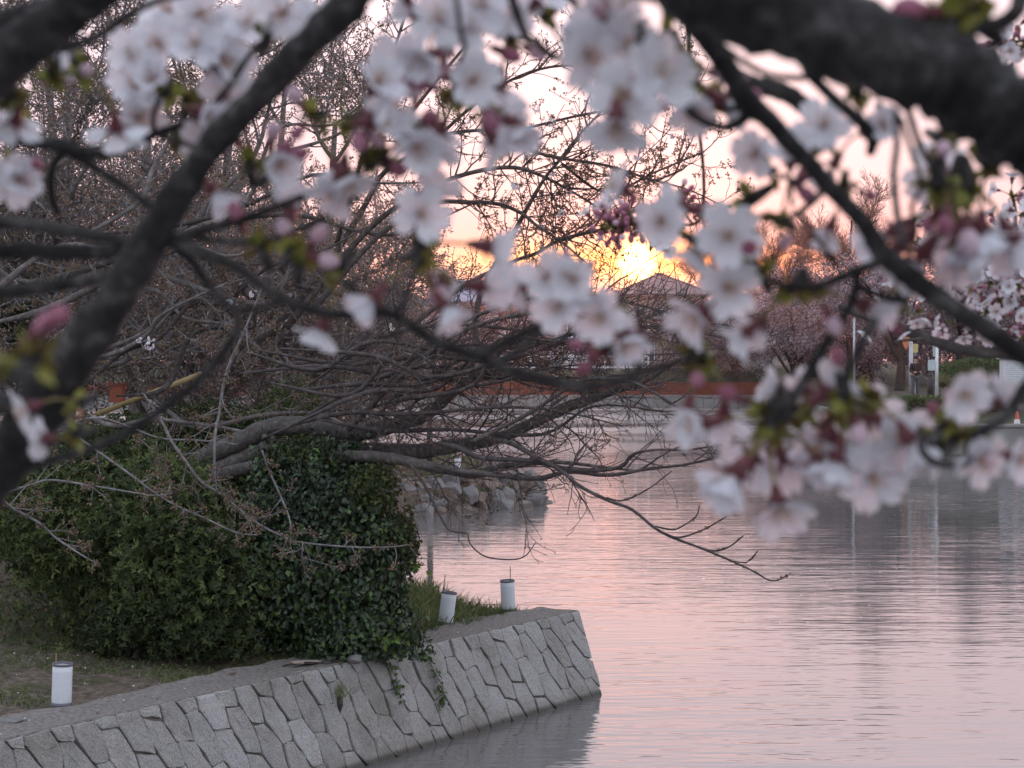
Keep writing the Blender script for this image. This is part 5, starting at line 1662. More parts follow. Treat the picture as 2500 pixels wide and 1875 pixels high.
# low wooded skyline far behind the houses
n = 26000
x = RNG.uniform(-120, 110, n)
y = RNG.uniform(195, 230, n)
hgt = 3.5 + 3.0 * vnoise(x * 0.09, y * 0.02, 21) + 2.2 * vnoise(x * 0.3, y * 0.02, 22)
pos = np.stack([x, y, 3 + hgt * RNG.random(n) ** 0.7], 1)
V, f = leaf_arrays(pos, nrm(RNG.normal(size=(n, 3))), 0.9, 0.7)
tag(link('distant_woods', make_mesh('distant_woods', V, [f], (varied('woods_grey', [(0, (0.05, 0.05, 0.05)), (1, (0.12, 0.10, 0.10))], 0.8),), var=np.repeat(RNG.random(n), 4))), kind='stuff')

md = thing('green_mound', 'tall green clipped mound of shrubs left of the white louvred hut', 'shrub', (U(2370, 900, 79)[0], U(2370, 900, 79)[1], 2.0))
blobs = [UC(2370, 915, 79, 1.3, 1.0, 0.75), UC(2420, 890, 79.3, 0.7, 0.7, 0.5), UC(2320, 925, 78.8, 0.7, 0.7, 0.35)]
tag(link('crown', leaf_cloud('crown', blobs, 9000, 0.12, 0.07, M_LEAF_FAR, 0.3, 0.2, 0.2, 0.04), md), kind='stuff')
link('core', (lambda bm: (bmesh.ops.create_icosphere(bm, subdivisions=2, radius=0.9, matrix=Matrix.Translation(U(2370, 920, 79.2)) @ Matrix.Diagonal((1.2, 0.9, 0.65, 1))), (lambda m: (bm.to_mesh(m), m.materials.append(M_TRUNK_FAR), m)[2])(bpy.data.meshes.new('core')))[1])(bmesh.new()), md)
hd = thing('clipped_hedge', 'long low clipped hedge along the top of the right bank sea wall', 'hedge', (U(2350, 960, 73)[0], U(2350, 960, 73)[1], 1.5))
x0, x1 = U(2150, 960, 73)[0], U(2620, 960, 73)[0]
n = 16000
hx, hy = RNG.uniform(x0, x1, n), RNG.uniform(-0.45, 0.45, n) + 73
hz_ = 1.5 + 0.62 * RNG.random(n) ** 0.5
V, f = leaf_arrays(np.stack([hx, hy, hz_], 1), nrm(RNG.normal(size=(n, 3)) + [0, -0.5, 0.8]), 0.11, 0.07)
tag(link('foliage', make_mesh('foliage', V, [f], (M_LEAF_FAR,), var=np.repeat(RNG.random(n), 4)), hd), kind='stuff')
link('core', MB().box(((x0 + x1) / 2, 73, 1.65), (x1 - x0, 0.7, 0.6)).mesh('core', (M_TRUNK_FAR,)), hd)
q = U(1905, 975, 112)
bu = thing('waterside_bush', 'small green bush on the right bank edge at the end of the orange fence', 'bush', (q[0] + 1.0, q[1], 1.2))
blobs = [(np.array([q[0] + 0.6, q[1], 1.7]), (1.2, 0.8, 0.7)), (np.array([q[0] + 1.6, q[1] - 1, 1.6]), (0.9, 0.8, 0.6))]
tag(link('crown', leaf_cloud('crown', blobs, 3500, 0.16, 0.09, M_LEAF_FAR, 0.6, 0.25, 0.2, 0.05), bu), kind='stuff')
link('stem', MB().tube([(q[0] + 1, q[1], 1.0), (q[0] + 1, q[1], 1.7)], (0.06, 0.03), 6).mesh('stem', (M_TRUNK_FAR,)), bu)
# ducks' white specks drift beside the rocks: fallen petals on the water
n = 240
p = np.stack([RNG.uniform(2, 14, n), RNG.uniform(25, 62, n), np.full(n, 0.004)], 1)
V, f = leaf_arrays(p, np.tile([0, 0, 1.0], (n, 1)), 0.05, 0.04)
V[:, 2] = 0.004
tag(link('floating_petals', make_mesh('floating_petals', V, [f], (M_PETAL,), var=np.full(len(V), 0.6))), kind='stuff')

# ------------------------------------------------------------------ thin haze added to imitate lens glare round the sun
hm = bpy.data.materials.new('glare_haze')
hm.use_nodes = True
ht_ = hm.node_tree
ht_.nodes.clear()
hv = N(ht_, 'ShaderNodeVolumePrincipled')
hv.inputs['Color'].default_value = (0.95, 0.90, 0.91, 1)
hv.inputs['Density'].default_value = HAZE
hv.inputs['Anisotropy'].default_value = 0.86
ho_ = N(ht_, 'ShaderNodeOutputMaterial')
ht_.links.new(hv.outputs[0], ho_.inputs['Volume'])
tag(link('haze', MB().box((0, 190, 10.5), (640, 470, 24)).mesh('haze', (hm,))), kind='stuff')

# ------------------------------------------------------------------ foreground blossom branches
RNG = np.random.default_rng(2024)


def petal_mesh(seed):
    g = np.random.default_rng(seed)
    ns, nt = 6, 6
    s = np.linspace(0, 1, ns + 1)
    t = np.linspace(-1, 1, nt + 1)
    Sg, Tg = np.meshgrid(s, t, indexing='ij')
    w = 0.44 * np.sin(np.pi * np.clip(0.10 + 0.80 * Sg, 0, 1)) ** 0.75 * (0.42 + 0.72 * Sg)
    x = Tg * w * 1.02
    y = 0.06 + Sg * 0.98 - 0.24 * np.exp(-(Tg / 0.28) ** 2) * Sg ** 6 - 0.10 * Tg ** 2 * Sg ** 3
    cup = g.uniform(0.10, 0.30)
    z = cup * Sg ** 1.6 + 0.16 * (Tg * w) ** 2 * 2 - 0.10 * Sg ** 5 + 0.03 * np.sin(Tg * 3 + g.uniform(0, 6)) * Sg
    V = np.stack([x, y, z], -1).reshape(-1, 3) * 0.0163
    i = (np.arange(ns)[:, None] * (nt + 1) + np.arange(nt)[None]).ravel()
    f = np.stack([i, i + nt + 1, i + nt + 2, i + 1], -1)
    # petals flush pinker towards their claw and rim
    var = np.clip(0.18 + 0.75 * Sg - 0.25 * Sg ** 6, 0, 1).reshape(-1)
    return make_mesh('petal', V, [f], (M_PETAL,), var=var, smooth=True)


PETALS = [petal_mesh(k) for k in range(6)]


def blossom_mesh(seed):
    g = np.random.default_rng(seed)
    mb = MB()
    V, f = lathe([(0.0, 0.0008), (0.0030, 0.0006), (0.0036, -0.001), (0.0030, -0.004), (0.0022, -0.008), (0.0012, -0.0105)], 10)
    mb.add(V, [f], 0)
    for q in range(5):
        a = q * 2 * math.pi / 5 + 0.63
        c, s = math.cos(a), math.sin(a)
        sv = np.array([(0.0018, 0.003, -0.001), (0, 0.0088, 0.0006), (-0.0018, 0.003, -0.001), (0, 0.0036, -0.0022)])
        mb.add(np.stack([sv[:, 0] * c - sv[:, 1] * s, sv[:, 0] * s + sv[:, 1] * c, sv[:, 2]], 1), [[(0, 1, 2), (0, 3, 1), (1, 3, 2)]], 0)
    for q in range(16):
        a, r = g.uniform(0, 6.28), g.uniform(0.0015, 0.0056)
        e = np.array([math.cos(a) * r, math.sin(a) * r, g.uniform(0.0055, 0.0095)])
        mb.tube([(0, 0, 0), e * [0.6, 0.6, 0.5], e], 0.00022, 3, 2, cap=False)
        mb.tube([e - [0, 0, 0.0004], e, e + [0, 0, 0.0006]], (0.0003, 0.0006, 0.0003), 4, 2)
    end = np.array([g.normal() * 0.006, g.normal() * 0.006, -0.010 - g.uniform(0.018, 0.026)])
    mb.tube(smooth_line([(0, 0, -0.010), (end[0] * 0.2, end[1] * 0.2, -0.02), end], 4), 0.0008, 6, 1, cap=False)
    return mb.mesh('blossom', (M_CALYX, M_PEDICEL, M_STAMEN), True), end


BLOOMS = [blossom_mesh(k) for k in range(8)]


def bud_part(seed):
    g = np.random.default_rng(seed)
    mb = MB()
    L = g.uniform(0.009, 0.014)
    V, f = lathe([(0.0, L), (0.0022, L * 0.92), (0.0042, L * 0.65), (0.0046, L * 0.38), (0.0030, L * 0.05), (0.0022, 0.0)], 10)
    mb.add(V, [f], 0, g.uniform(0, 1))
    V, f = lathe([(0.0034, 0.003), (0.0026, -0.001), (0.0021, -0.006), (0.0010, -0.008)], 8)
    mb.add(V, [f], 1)
    end = np.array([g.normal() * 0.003, g.normal() * 0.003, -0.02])
    mb.tube([(0, 0, -0.0075), (0, 0, -0.013), end], 0.0008, 6, 2, cap=False)
    return mb.mesh('bud', (M_BUD_PINK, M_CALYX, M_PEDICEL), True), end


BUDS = [bud_part(k) for k in range(6)]


def spur_mesh(seed):
    g = np.random.default_rng(seed)
    mb = MB()
    mb.tube([(0, 0, -0.010), (0, 0, -0.004), (0, 0, 0.001), (0, 0, 0.004)], (0.0016, 0.0026, 0.0028, 0.0012), 9, 1)
    for q in range(9):
        d = nrm(g.normal(size=3) + [0, 0, 0.9])
        sd = nrm(np.cross(d, g.normal(size=3)))
        l = g.uniform(0.006, 0.012)
        mb.add([d * 0.001, d * l * 0.5 + sd * 0.0032, d * l, d * l * 0.5 - sd * 0.0032], [[(0, 1, 2), (0, 2, 3)]], 0, g.random())
    return mb.mesh('spur', (M_SCALE, M_BARK_NEAR), True)


SPURS = [spur_mesh(k) for k in range(5)]
BACK = -FWD


def frame_to(d, spin):
    q = Vector([float(v) for v in d]).to_track_quat('Z', 'Y')
    return q.to_matrix().to_4x4() @ Matrix.Rotation(spin, 4, 'Z')


class Branch:
    def __init__(s, label, px, py, d, group='blossoming branches in front'):
        s.t = thing('cherry_branch', label, 'branch', U(px, py, d), group)

    def add(s, name, rows, d0, d1, wob=0.0, sides=12, mat=None, sub=7):
        P, R = limb_from_pix(rows, d0, d1, sub, wob)
        if R.max() > 0.006:
            # old wood is knobbly and ringed
            n_ = len(R)
            V, f = tubes(P[None], R[None], 20)
            V = V.reshape(n_, 20, 3)
            bumpy = 1 + 0.05 * (np.random.default_rng(int(rows[0][0]) & 255).normal(size=(n_, 1)) * 0.6 + np.random.default_rng(int(rows[0][1]) & 255).normal(size=(n_, 20)) * 0.5) + (0.09 * np.sin(np.arange(n_) * 0.8)[:, None] * np.sin(np.arange(20) * 0.63 + 1)[None] + 0.05 * np.sin(np.arange(n_) * 0.37 + 2)[:, None] * np.cos(np.arange(20) * 0.314)[None] if R.max() > 0.012 else 0)
            V = P[:, None] + (V - P[:, None]) * bumpy[..., None]
            f = [q for q in f]
            me = make_mesh(name, V.reshape(-1, 3), f, (mat or M_BARK_NEAR,), smooth=True)
        else:
            me = MB().tube(P, R, sides).mesh(name, (mat or M_BARK_NEAR,), True)
        link(name, me, s.t)
        return P

    def place(s, me, name, M):
        o = bpy.data.objects.new(name, me)
        COL.objects.link(o)
        o.parent = s.t
        o.matrix_parent_inverse = Matrix.Translation(s.t.location).inverted()
        o.matrix_basis = M
        return o

    def bloom(s, spur, d, scale=1.0, at=None, petals=True, closed=None):
        k = RNG.integers(len(BLOOMS))
        me, end = BLOOMS[k]
        Rm = frame_to(d, RNG.uniform(0, 6.28))
        e = np.array((Rm.to_3x3() @ Vector(end))) * scale
        pos = np.asarray(at) if at is not None else np.asarray(spur) - e
        M = Matrix.Translation(Vector(pos)) @ Rm @ Matrix.Scale(scale, 4)
        b = s.place(me, 'blossom', M)
        tilt = RNG.uniform(0.05, 0.95) if closed is None else closed
        for q in range(5):
            o = bpy.data.objects.new('petal', PETALS[RNG.integers(len(PETALS))])
            COL.objects.link(o)
            o.parent = b
            o.matrix_basis = Matrix.Rotation(q * 2 * math.pi / 5 + RNG.normal() * 0.06, 4, 'Z') @ Matrix.Translation((0, 0, 0.0006 + 0.0003 * (q % 2))) @ Matrix.Rotation(tilt + RNG.normal() * 0.12, 4, 'X') @ Matrix.Rotation(RNG.normal() * 0.10, 4, 'Y')
        return b

    def bud(s, spur, d, scale=1.0):
        me, end = BUDS[RNG.integers(len(BUDS))]
        Rm = frame_to(d, RNG.uniform(0, 6.28))
        e = np.array((Rm.to_3x3() @ Vector(end))) * scale
        s.place(me, 'bud', Matrix.Translation(Vector(np.asarray(spur) - e)) @ Rm @ Matrix.Scale(scale, 4))

    def cluster(s, px, py, d, n, nb=2, axis=(0, -1, 0.3), cone=75, scale=1.0, face=()):
        """flowers on stalks from one spur; axis is (right, up, towards the viewer); face: pixels of flowers seen full on"""
        global RNG
        RNG = np.random.default_rng(int(px * 7 + py * 13 + 5))
        d += 0.015
        sp = U(px, py, d)
        ax = nrm(RGT * axis[0] + UPV * axis[1] + BACK * axis[2])
        s.place(SPURS[RNG.integers(len(SPURS))], 'spur', Matrix.Translation(Vector(sp)) @ frame_to(ax, 0) @ Matrix.Scale(1.25 * scale, 4))
        c0 = math.cos(math.radians(cone))
        kept = []
        for k in range(n + nb):
            v = ax
            for _ in range(40):
                v = nrm(RNG.normal(size=3))
                if v @ ax > c0 and all(v @ w < 0.80 for w in kept):
                    break
            kept.append(v)
            if k < n:
                s.bloom(sp, v, scale * RNG.uniform(0.92, 1.1))
            else:
                s.bud(sp, v, scale * RNG.uniform(0.7, 1.0))
        for fx, fy in face:
            v = nrm(BACK + RGT * RNG.normal() * 0.28 + UPV * (RNG.normal() * 0.25 - 0.1))
            s.bloom(None, v, scale * RNG.uniform(0.98, 1.12), at=U(fx, fy, d - 0.012), closed=RNG.uniform(0.0, 0.30))


# --- the branch that rises from the left edge
b = Branch('thick dark blossoming branch slanting up from the left edge with side twigs under the sun', 90, 1000, 0.95)
b.add('limb', [(-3800, 3900, 240), (-1420, 2150, 195), (-700, 1850, 180), (-280, 1500, 165), (-90, 1250, 150), (-20, 1150, 142), (40, 1085, 134), (110, 980, 122), (200, 850, 108), (290, 720, 100), (347, 617, 93), (420, 500, 84), (480, 410, 76), (540, 325, 72), (640, 225, 76), (733, 127, 82), (830, 30, 86), (900, -60, 84), (1060, -270, 72), (1250, -560, 52), (1400, -900, 26)], 1.02, 0.86, 0, 20, None, 5)
b.add('side_branch', [(-3800, 2600, 110), (-1400, 1330, 78), (-600, 1060, 58), (-60, 985, 46), (0, 986, 42), (60, 990, 40), (100, 990, 36)], 0.97, 0.955)
b.add('side_branch', [(-3800, 1200, 130), (-1400, 420, 86), (-600, 250, 60), (-60, 322, 44), (-10, 330, 40), (80, 345, 34), (155, 357, 34), (215, 372, 28), (270, 375, 28), (330, 358, 25), (378, 328, 22), (463, 297, 19), (540, 235, 17), (598, 150, 15), (633, 108, 13), (667, 80, 11)], 1.0, 0.96)
b.add('twig', [(378, 330, 16), (405, 336, 14), (463, 355, 13), (505, 367, 12)], 0.97, 0.93)
b.add('twig', [(378, 328, 14), (374, 290, 13), (386, 247, 12), (395, 225, 12)], 0.97, 0.96)
b.add('twig', [(180, 352, 16), (197, 295, 14), (224, 250, 14), (270, 240, 11)], 0.99, 0.97)
b.add('twig', [(224, 250, 12), (212, 205, 12), (206, 172, 10)], 0.985, 0.98)
b.add('side_branch', [(160, 365, 20), (133, 400, 20), (124, 440, 19), (130, 490, 18), (145, 525, 16)], 0.99, 1.0)
b.add('side_branch', [(150, 360, 24), (231, 409, 23), (309, 459, 22), (382, 517, 20)], 1.0, 0.95)
b.add('side_branch', [(-3800, 1700, 100), (-1400, 760, 66), (-600, 520, 46), (-60, 530, 34), (0, 540, 32), (116, 556, 30), (231, 575, 28), (340, 596, 26)], 1.02, 0.94)
b.add('side_branch', [(-3800, 1950, 104), (-1400, 900, 72), (-600, 660, 52), (-60, 614, 42), (0, 613, 40), (77, 610, 38), (154, 617, 38), (250, 615, 36), (330, 612, 34)], 1.03, 0.95)
b.add('side_branch', [(-3800, 2200, 96), (-1400, 1080, 66), (-600, 820, 44), (-60, 725, 34), (0, 716, 33), (116, 701, 31), (231, 682, 31), (310, 668, 28)], 1.02, 0.95)
b.add('side_branch', [(410, 590, 26), (463, 571, 22), (579, 540, 20), (694, 498, 19), (770, 470, 18), (840, 450, 17), (907, 405, 15), (945, 375, 13), (985, 330, 10)], 0.94, 0.92)
b.add('side_branch', [(463, 578, 16), (579, 592, 15), (656, 586, 14), (733, 560, 13), (830, 510, 12), (900, 455, 10)], 0.94, 0.95)
b.add('side_branch', [(420, 590, 36), (480, 612, 30), (540, 636, 27), (579, 653, 25), (633, 693, 25), (675, 720, 25), (733, 748, 24), (810, 768, 23), (880, 766, 22), (946, 767, 22), (984, 782, 24), (1061, 832, 26), (1131, 859, 28), (1177, 873, 28), (1205, 892, 26), (1274, 913, 24), (1351, 932, 23), (1428, 944, 22), (1505, 932, 20), (1582, 902, 18), (1640, 890, 16), (1690, 878, 14)], 0.94, 0.90)
b.add('side_branch', [(835, 684, 16), (860, 705, 18), (888, 726, 19), (925, 748, 20), (960, 770, 20)], 0.915, 0.925)
b.add('twig', [(845, 693, 12), (907, 668, 11), (940, 645, 10), (973, 624, 9)], 0.915, 0.9)
b.add('twig', [(965, 768, 16), (985, 740, 15), (998, 705, 14), (1015, 643, 12), (1020, 610, 10)], 0.92, 0.90)
b.add('side_branch', [(1170, 868, 22), (1235, 836, 21), (1293, 806, 20), (1351, 786, 19), (1388, 760, 18), (1400, 725, 17), (1403, 690, 14)], 0.91, 0.895)
b.add('twig', [(1206, 890, 17), (1240, 870, 18), (1274, 851, 17), (1310, 815, 14), (1330, 800, 9)], 0.93, 0.99)
b.add('side_branch', [(430, 600, 28), (471, 640, 24), (498, 680, 21), (532, 720, 20), (571, 751, 19), (617, 756, 16), (664, 743, 14), (700, 735, 10)], 0.95, 0.97)
b.add('side_branch', [(576, 752, 22), (580, 800, 22), (552, 851, 22), (521, 890, 22), (463, 948, 22), (386, 1006, 23), (309, 1056, 23), (231, 1091, 24), (154, 1116, 24), (70, 1140, 26)], 0.96, 0.97)
b.add('twig', [(205, 860, 16), (200, 948, 14), (202, 1006, 13), (189, 1050, 13), (116, 1083, 13), (80, 1090, 13)], 0.97, 0.97)
# flowers of this branch
for args in (
    (400, 205, 0.97, 2, 0, (0.2, -0.4, 0.6), 80, 1.0, [(330, 215), (480, 112), (390, 105), (485, 35), (322, 130), (335, 285)]),
    (455, 250, 0.98, 1, 0, (0.2, 0.5, 0.6), 80, 1.0, [(560, 165), (555, 240), (600, 60), (415, 30), (545, 105)]),
    (405, 225, 0.96, 1, 1, (-0.4, -0.4, 0.6), 90),
    (655, 90, 0.95, 2, 0, (0.3, 0.5, 0.4), 90, 1.0, [(690, 30), (770, 60)]),
    (440, 350, 0.97, 1, 0, (0.3, -0.7, 0.5), 70, 0.95, [(500, 335)]),
    (20, 400, 1.0, 2, 1, (-0.1, -0.6, 0.6), 80, 1.0, [(25, 440)]),
    (50, 250, 1.0, 2, 1, (0.1, 0.3, 0.8), 80),
    (610, 405, 0.93, 1, 2, (0.0, 0.6, 0.5), 80),
    (660, 430, 0.93, 0, 2, (0.6, 0.3, 0.5), 80),
    (775, 285, 0.90, 2, 2, (-0.3, -0.3, 0.8), 100),
    (850, 300, 0.90, 2, 2, (-0.4, -0.5, 0.6), 95),
    (930, 380, 0.92, 1, 2, (-0.4, 0.6, 0.5), 90),
    (900, 385, 0.92, 1, 1, (0.3, -0.6, 0.5), 90),
    (995, 320, 0.92, 1, 3, (0.0, 0.7, 0.5), 90),
    (1125, 225, 0.91, 5, 3, (0.1, -0.9, -0.25), 65, 1.15, [(985, 150)]),
    (1115, 215, 0.92, 1, 4, (0.5, 0.5, 0.5), 95),
    (1030, 600, 0.89, 2, 0, (0.3, 0.2, 0.1), 100, 1.05, [(1023, 525)]),
    (1025, 625, 0.90, 4, 1, (0.2, -0.8, -0.3), 70),
    (730, 650, 0.92, 0, 2, (0.1, 0.5, 0.5), 90),
    (710, 615, 0.92, 1, 1, (0.4, 0.6, 0.3), 80),
    (830, 655, 0.92, 1, 0, (-0.6, -0.9, 0.2), 30),
    (640, 610, 0.93, 0, 1, (-0.3, 0.8, 0.4), 60),
    (1402, 690, 0.895, 2, 2, (-0.2, 0.1, 0.4), 105, 0.9, [(1335, 675), (1365, 750)]),
    (1410, 720, 0.895, 1, 1, (0.8, -0.4, 0.3), 60, 0.9, [(1470, 770)]),
    (1690, 870, 0.90, 2, 2, (0.0, 0.6, 0.3), 95, 0.85),
    (1715, 875, 0.90, 2, 0, (0.3, -0.9, 0.1), 40),
    (1530, 868, 0.97, 0, 3, (-0.6, 0.5, 0.2), 60, 0.9),
    (1480, 850, 0.97, 0, 3, (-0.6, 0.3, 0.2), 70, 0.9),
    (78, 878, 0.60, 0, 1, (0.8, 0.6, 0.1), 20, 0.95),
    (25, 905, 0.60, 0, 1, (-0.6, 0.3, 0.1), 20, 0.95),
    (196, 985, 0.90, 1, 0, (-0.6, -0.3, 0.1), 30, 0.85),
    (190, 1060, 0.90, 1, 0, (-0.9, -0.2, 0.1), 30, 0.85),
):
    b.cluster(*args)

# --- top-left corner
b = Branch('very dark thick branch cutting across the top corner above the slanting one', 90, 95, 0.8)
b.add('limb', [(-3800, 3000, 260), (-1380, 1150, 195), (-800, 760, 165), (-320, 410, 140), (-120, 255, 128), (-30, 182, 122), (40, 125, 118), (110, 70, 114), (215, -10, 112), (300, -80, 104), (520, -330, 84), (700, -760, 40)], 0.92, 0.76, 0, 20)
b.add('side_branch', [(-700, 420, 80), (-300, 180, 70), (-50, 70, 60), (30, 40, 50), (90, 20, 40), (150, 10, 40)], 0.86, 0.82)
b.add('twig', [(150, 120, 26), (215, 98, 24), (265, 72, 22), (320, 33, 20), (380, 4, 18), (450, -16, 16)], 0.80, 0.84)
b.cluster(130, 175, 0.85, 2, 1, (0.0, -0.6, 0.4), 85)
b.cluster(190, 165, 0.86, 1, 1, (0.3, -0.7, 0.4), 80)
b.cluster(20, 235, 0.86, 1, 0, (-0.1, -0.7, 0.4), 80)

# --- the massive limb at the top right with its hanging side branches
b = Branch('massive dark limb crossing the top right corner with long blossoming side branches', 2229, 148, 0.74)
b.add('limb', [(-100, -760, 50), (500, -590, 110), (1000, -420, 155), (1400, -230, 185), (1500, -150, 192), (1640, -75, 200), (1804, 8, 205), (1997, 66, 214), (2229, 150, 220), (2380, 228, 222), (2500, 308, 222), (2660, 410, 228), (3300, 850, 250), (4600, 1750, 300), (6600, 2600, 360), (9800, 3700, 470)], 0.72, 0.72, 0, 20, None, 9)
b.add('trunk', [(10400, 9000, 760), (10100, 5600, 680), (9900, 3600, 600), (9950, 1000, 500), (10200, -1600, 340)], 0.78, 0.80, 0, 20)
b.add('side_branch', [(2530, -60, 46), (2495, -10, 44), (2480, 30, 42), (2435, 60, 40), (2380, 66, 40), (2330, 100, 40)], 0.70, 0.72)
b.add('side_branch', [(1640, -20, 60), (1673, 31, 56), (1727, 100, 52), (1785, 180, 54), (1824, 247, 60), (1881, 296, 48), (1928, 350, 44), (1978, 400, 43), (2017, 448, 42), (2067, 500, 41), (2113, 550, 43), (2148, 610, 50), (2209, 666, 54), (2267, 710, 52), (2344, 763, 51), (2422, 813, 50), (2499, 867, 50), (2580, 930, 48), (2800, 1100, 38), (3000, 1330, 26), (3100, 1560, 12)], 0.80, 0.90, 0, 14)
b.add('side_branch', [(1830, 262, 34), (1806, 298, 26), (1758, 310, 22), (1700, 286, 20), (1665, 251, 18), (1648, 215, 15)], 0.83, 0.86)
b.add('twig', [(1690, 262, 14), (1750, 264, 15), (1815, 266, 16)], 0.88, 0.84)
b.add('twig', [(1760, 110, 15), (1830, 160, 16), (1881, 184, 16), (1940, 190, 16), (2010, 190, 14)], 0.80, 0.78)
b.add('side_branch', [(1800, 185, 36), (1843, 206, 42), (1920, 228, 46), (1965, 262, 42), (1990, 300, 30)], 0.93, 0.96)
b.add('side_branch', [(1970, 170, 26), (1990, 195, 28), (2043, 247, 28), (2097, 293, 32), (2130, 336, 32), (2125, 375, 22)], 0.82, 0.86)
b.add('twig', [(2186, 270, 16), (2190, 347, 17), (2182, 424, 18), (2190, 520, 18), (2205, 600, 18)], 0.76, 0.88, 0, 10, M_TWIG)
b.add('twig', [(2200, 290, 14), (2225, 366, 13), (2244, 424, 13), (2246, 463, 13), (2226, 505, 13), (2236, 555, 13), (2222, 620, 14), (2190, 650, 14)], 0.76, 0.87)
b.add('twig', [(2215, 260, 18), (2248, 359, 17), (2294, 436, 14), (2320, 460, 12)], 0.80, 0.84)
b.add('twig', [(2010, 455, 20), (1997, 480, 18), (1951, 519, 17), (1915, 540, 14), (1890, 550, 10)], 0.86, 0.86)
b.add('twig', [(1951, 519, 13), (1978, 559, 12), (2016, 610, 11), (2040, 650, 10)], 0.86, 0.88)
b.add('twig', [(1935, 505, 11), (1930, 460, 11), (1926, 436, 11), (1900, 432, 8)], 0.86, 0.86)
b.add('twig', [(1926, 437, 10), (1960, 440, 9), (1995, 430, 9)], 0.86, 0.86)
b.add('side_branch', [(2165, 620, 34), (2140, 642, 28), (2094, 660, 25), (2036, 684, 22), (1978, 703, 19), (1920, 698, 16), (1880, 682, 13)], 0.87, 0.86)
b.add('side_branch', [(2105, 650, 22), (2092, 690, 22), (2125, 712, 20), (2163, 726, 18), (2195, 732, 17), (2224, 708, 15), (2217, 655, 15)], 0.87, 0.89)
b.add('side_branch', [(2094, 690, 22), (2067, 763, 20), (2028, 820, 22), (1986, 890, 23), (1951, 948, 25), (1920, 990, 26), (1885, 1030, 24)], 0.88, 0.88)
b.add('side_branch', [(2182, 728, 20), (2151, 767, 20), (2121, 805, 20), (2090, 867, 20), (2067, 921, 22), (2063, 965, 22)], 0.89, 0.88)
b.add('side_branch', [(2560, 880, 40), (2500, 950, 32), (2460, 1010, 29), (2402, 1052, 26), (2374, 1083, 25), (2358, 1128, 24), (2314, 1134, 22), (2275, 1126, 22), (2250, 1095, 20), (2254, 1060, 18)], 0.87, 0.86)
b.add('twig', [(1180, -330, 32), (1290, -150, 26), (1375, -30, 22), (1410, 15, 20), (1450, 48, 18), (1490, 66, 14)], 0.78, 0.84)
b.add('twig', [(1080, -385, 32), (1200, -140, 27), (1280, 80, 22), (1305, 100, 22), (1343, 133, 20), (1378, 147, 16), (1420, 165, 12)], 0.74, 0.98)
b.add('twig', [(1050, -400, 18), (1095, -160, 15), (1125, 80, 12), (1135, 105, 12), (1130, 130, 12), (1108, 170, 11)], 0.74, 0.91)
b.add('twig', [(1850, -20, 20), (1800, 15, 20), (1760, 30, 16)], 0.76, 0.80)
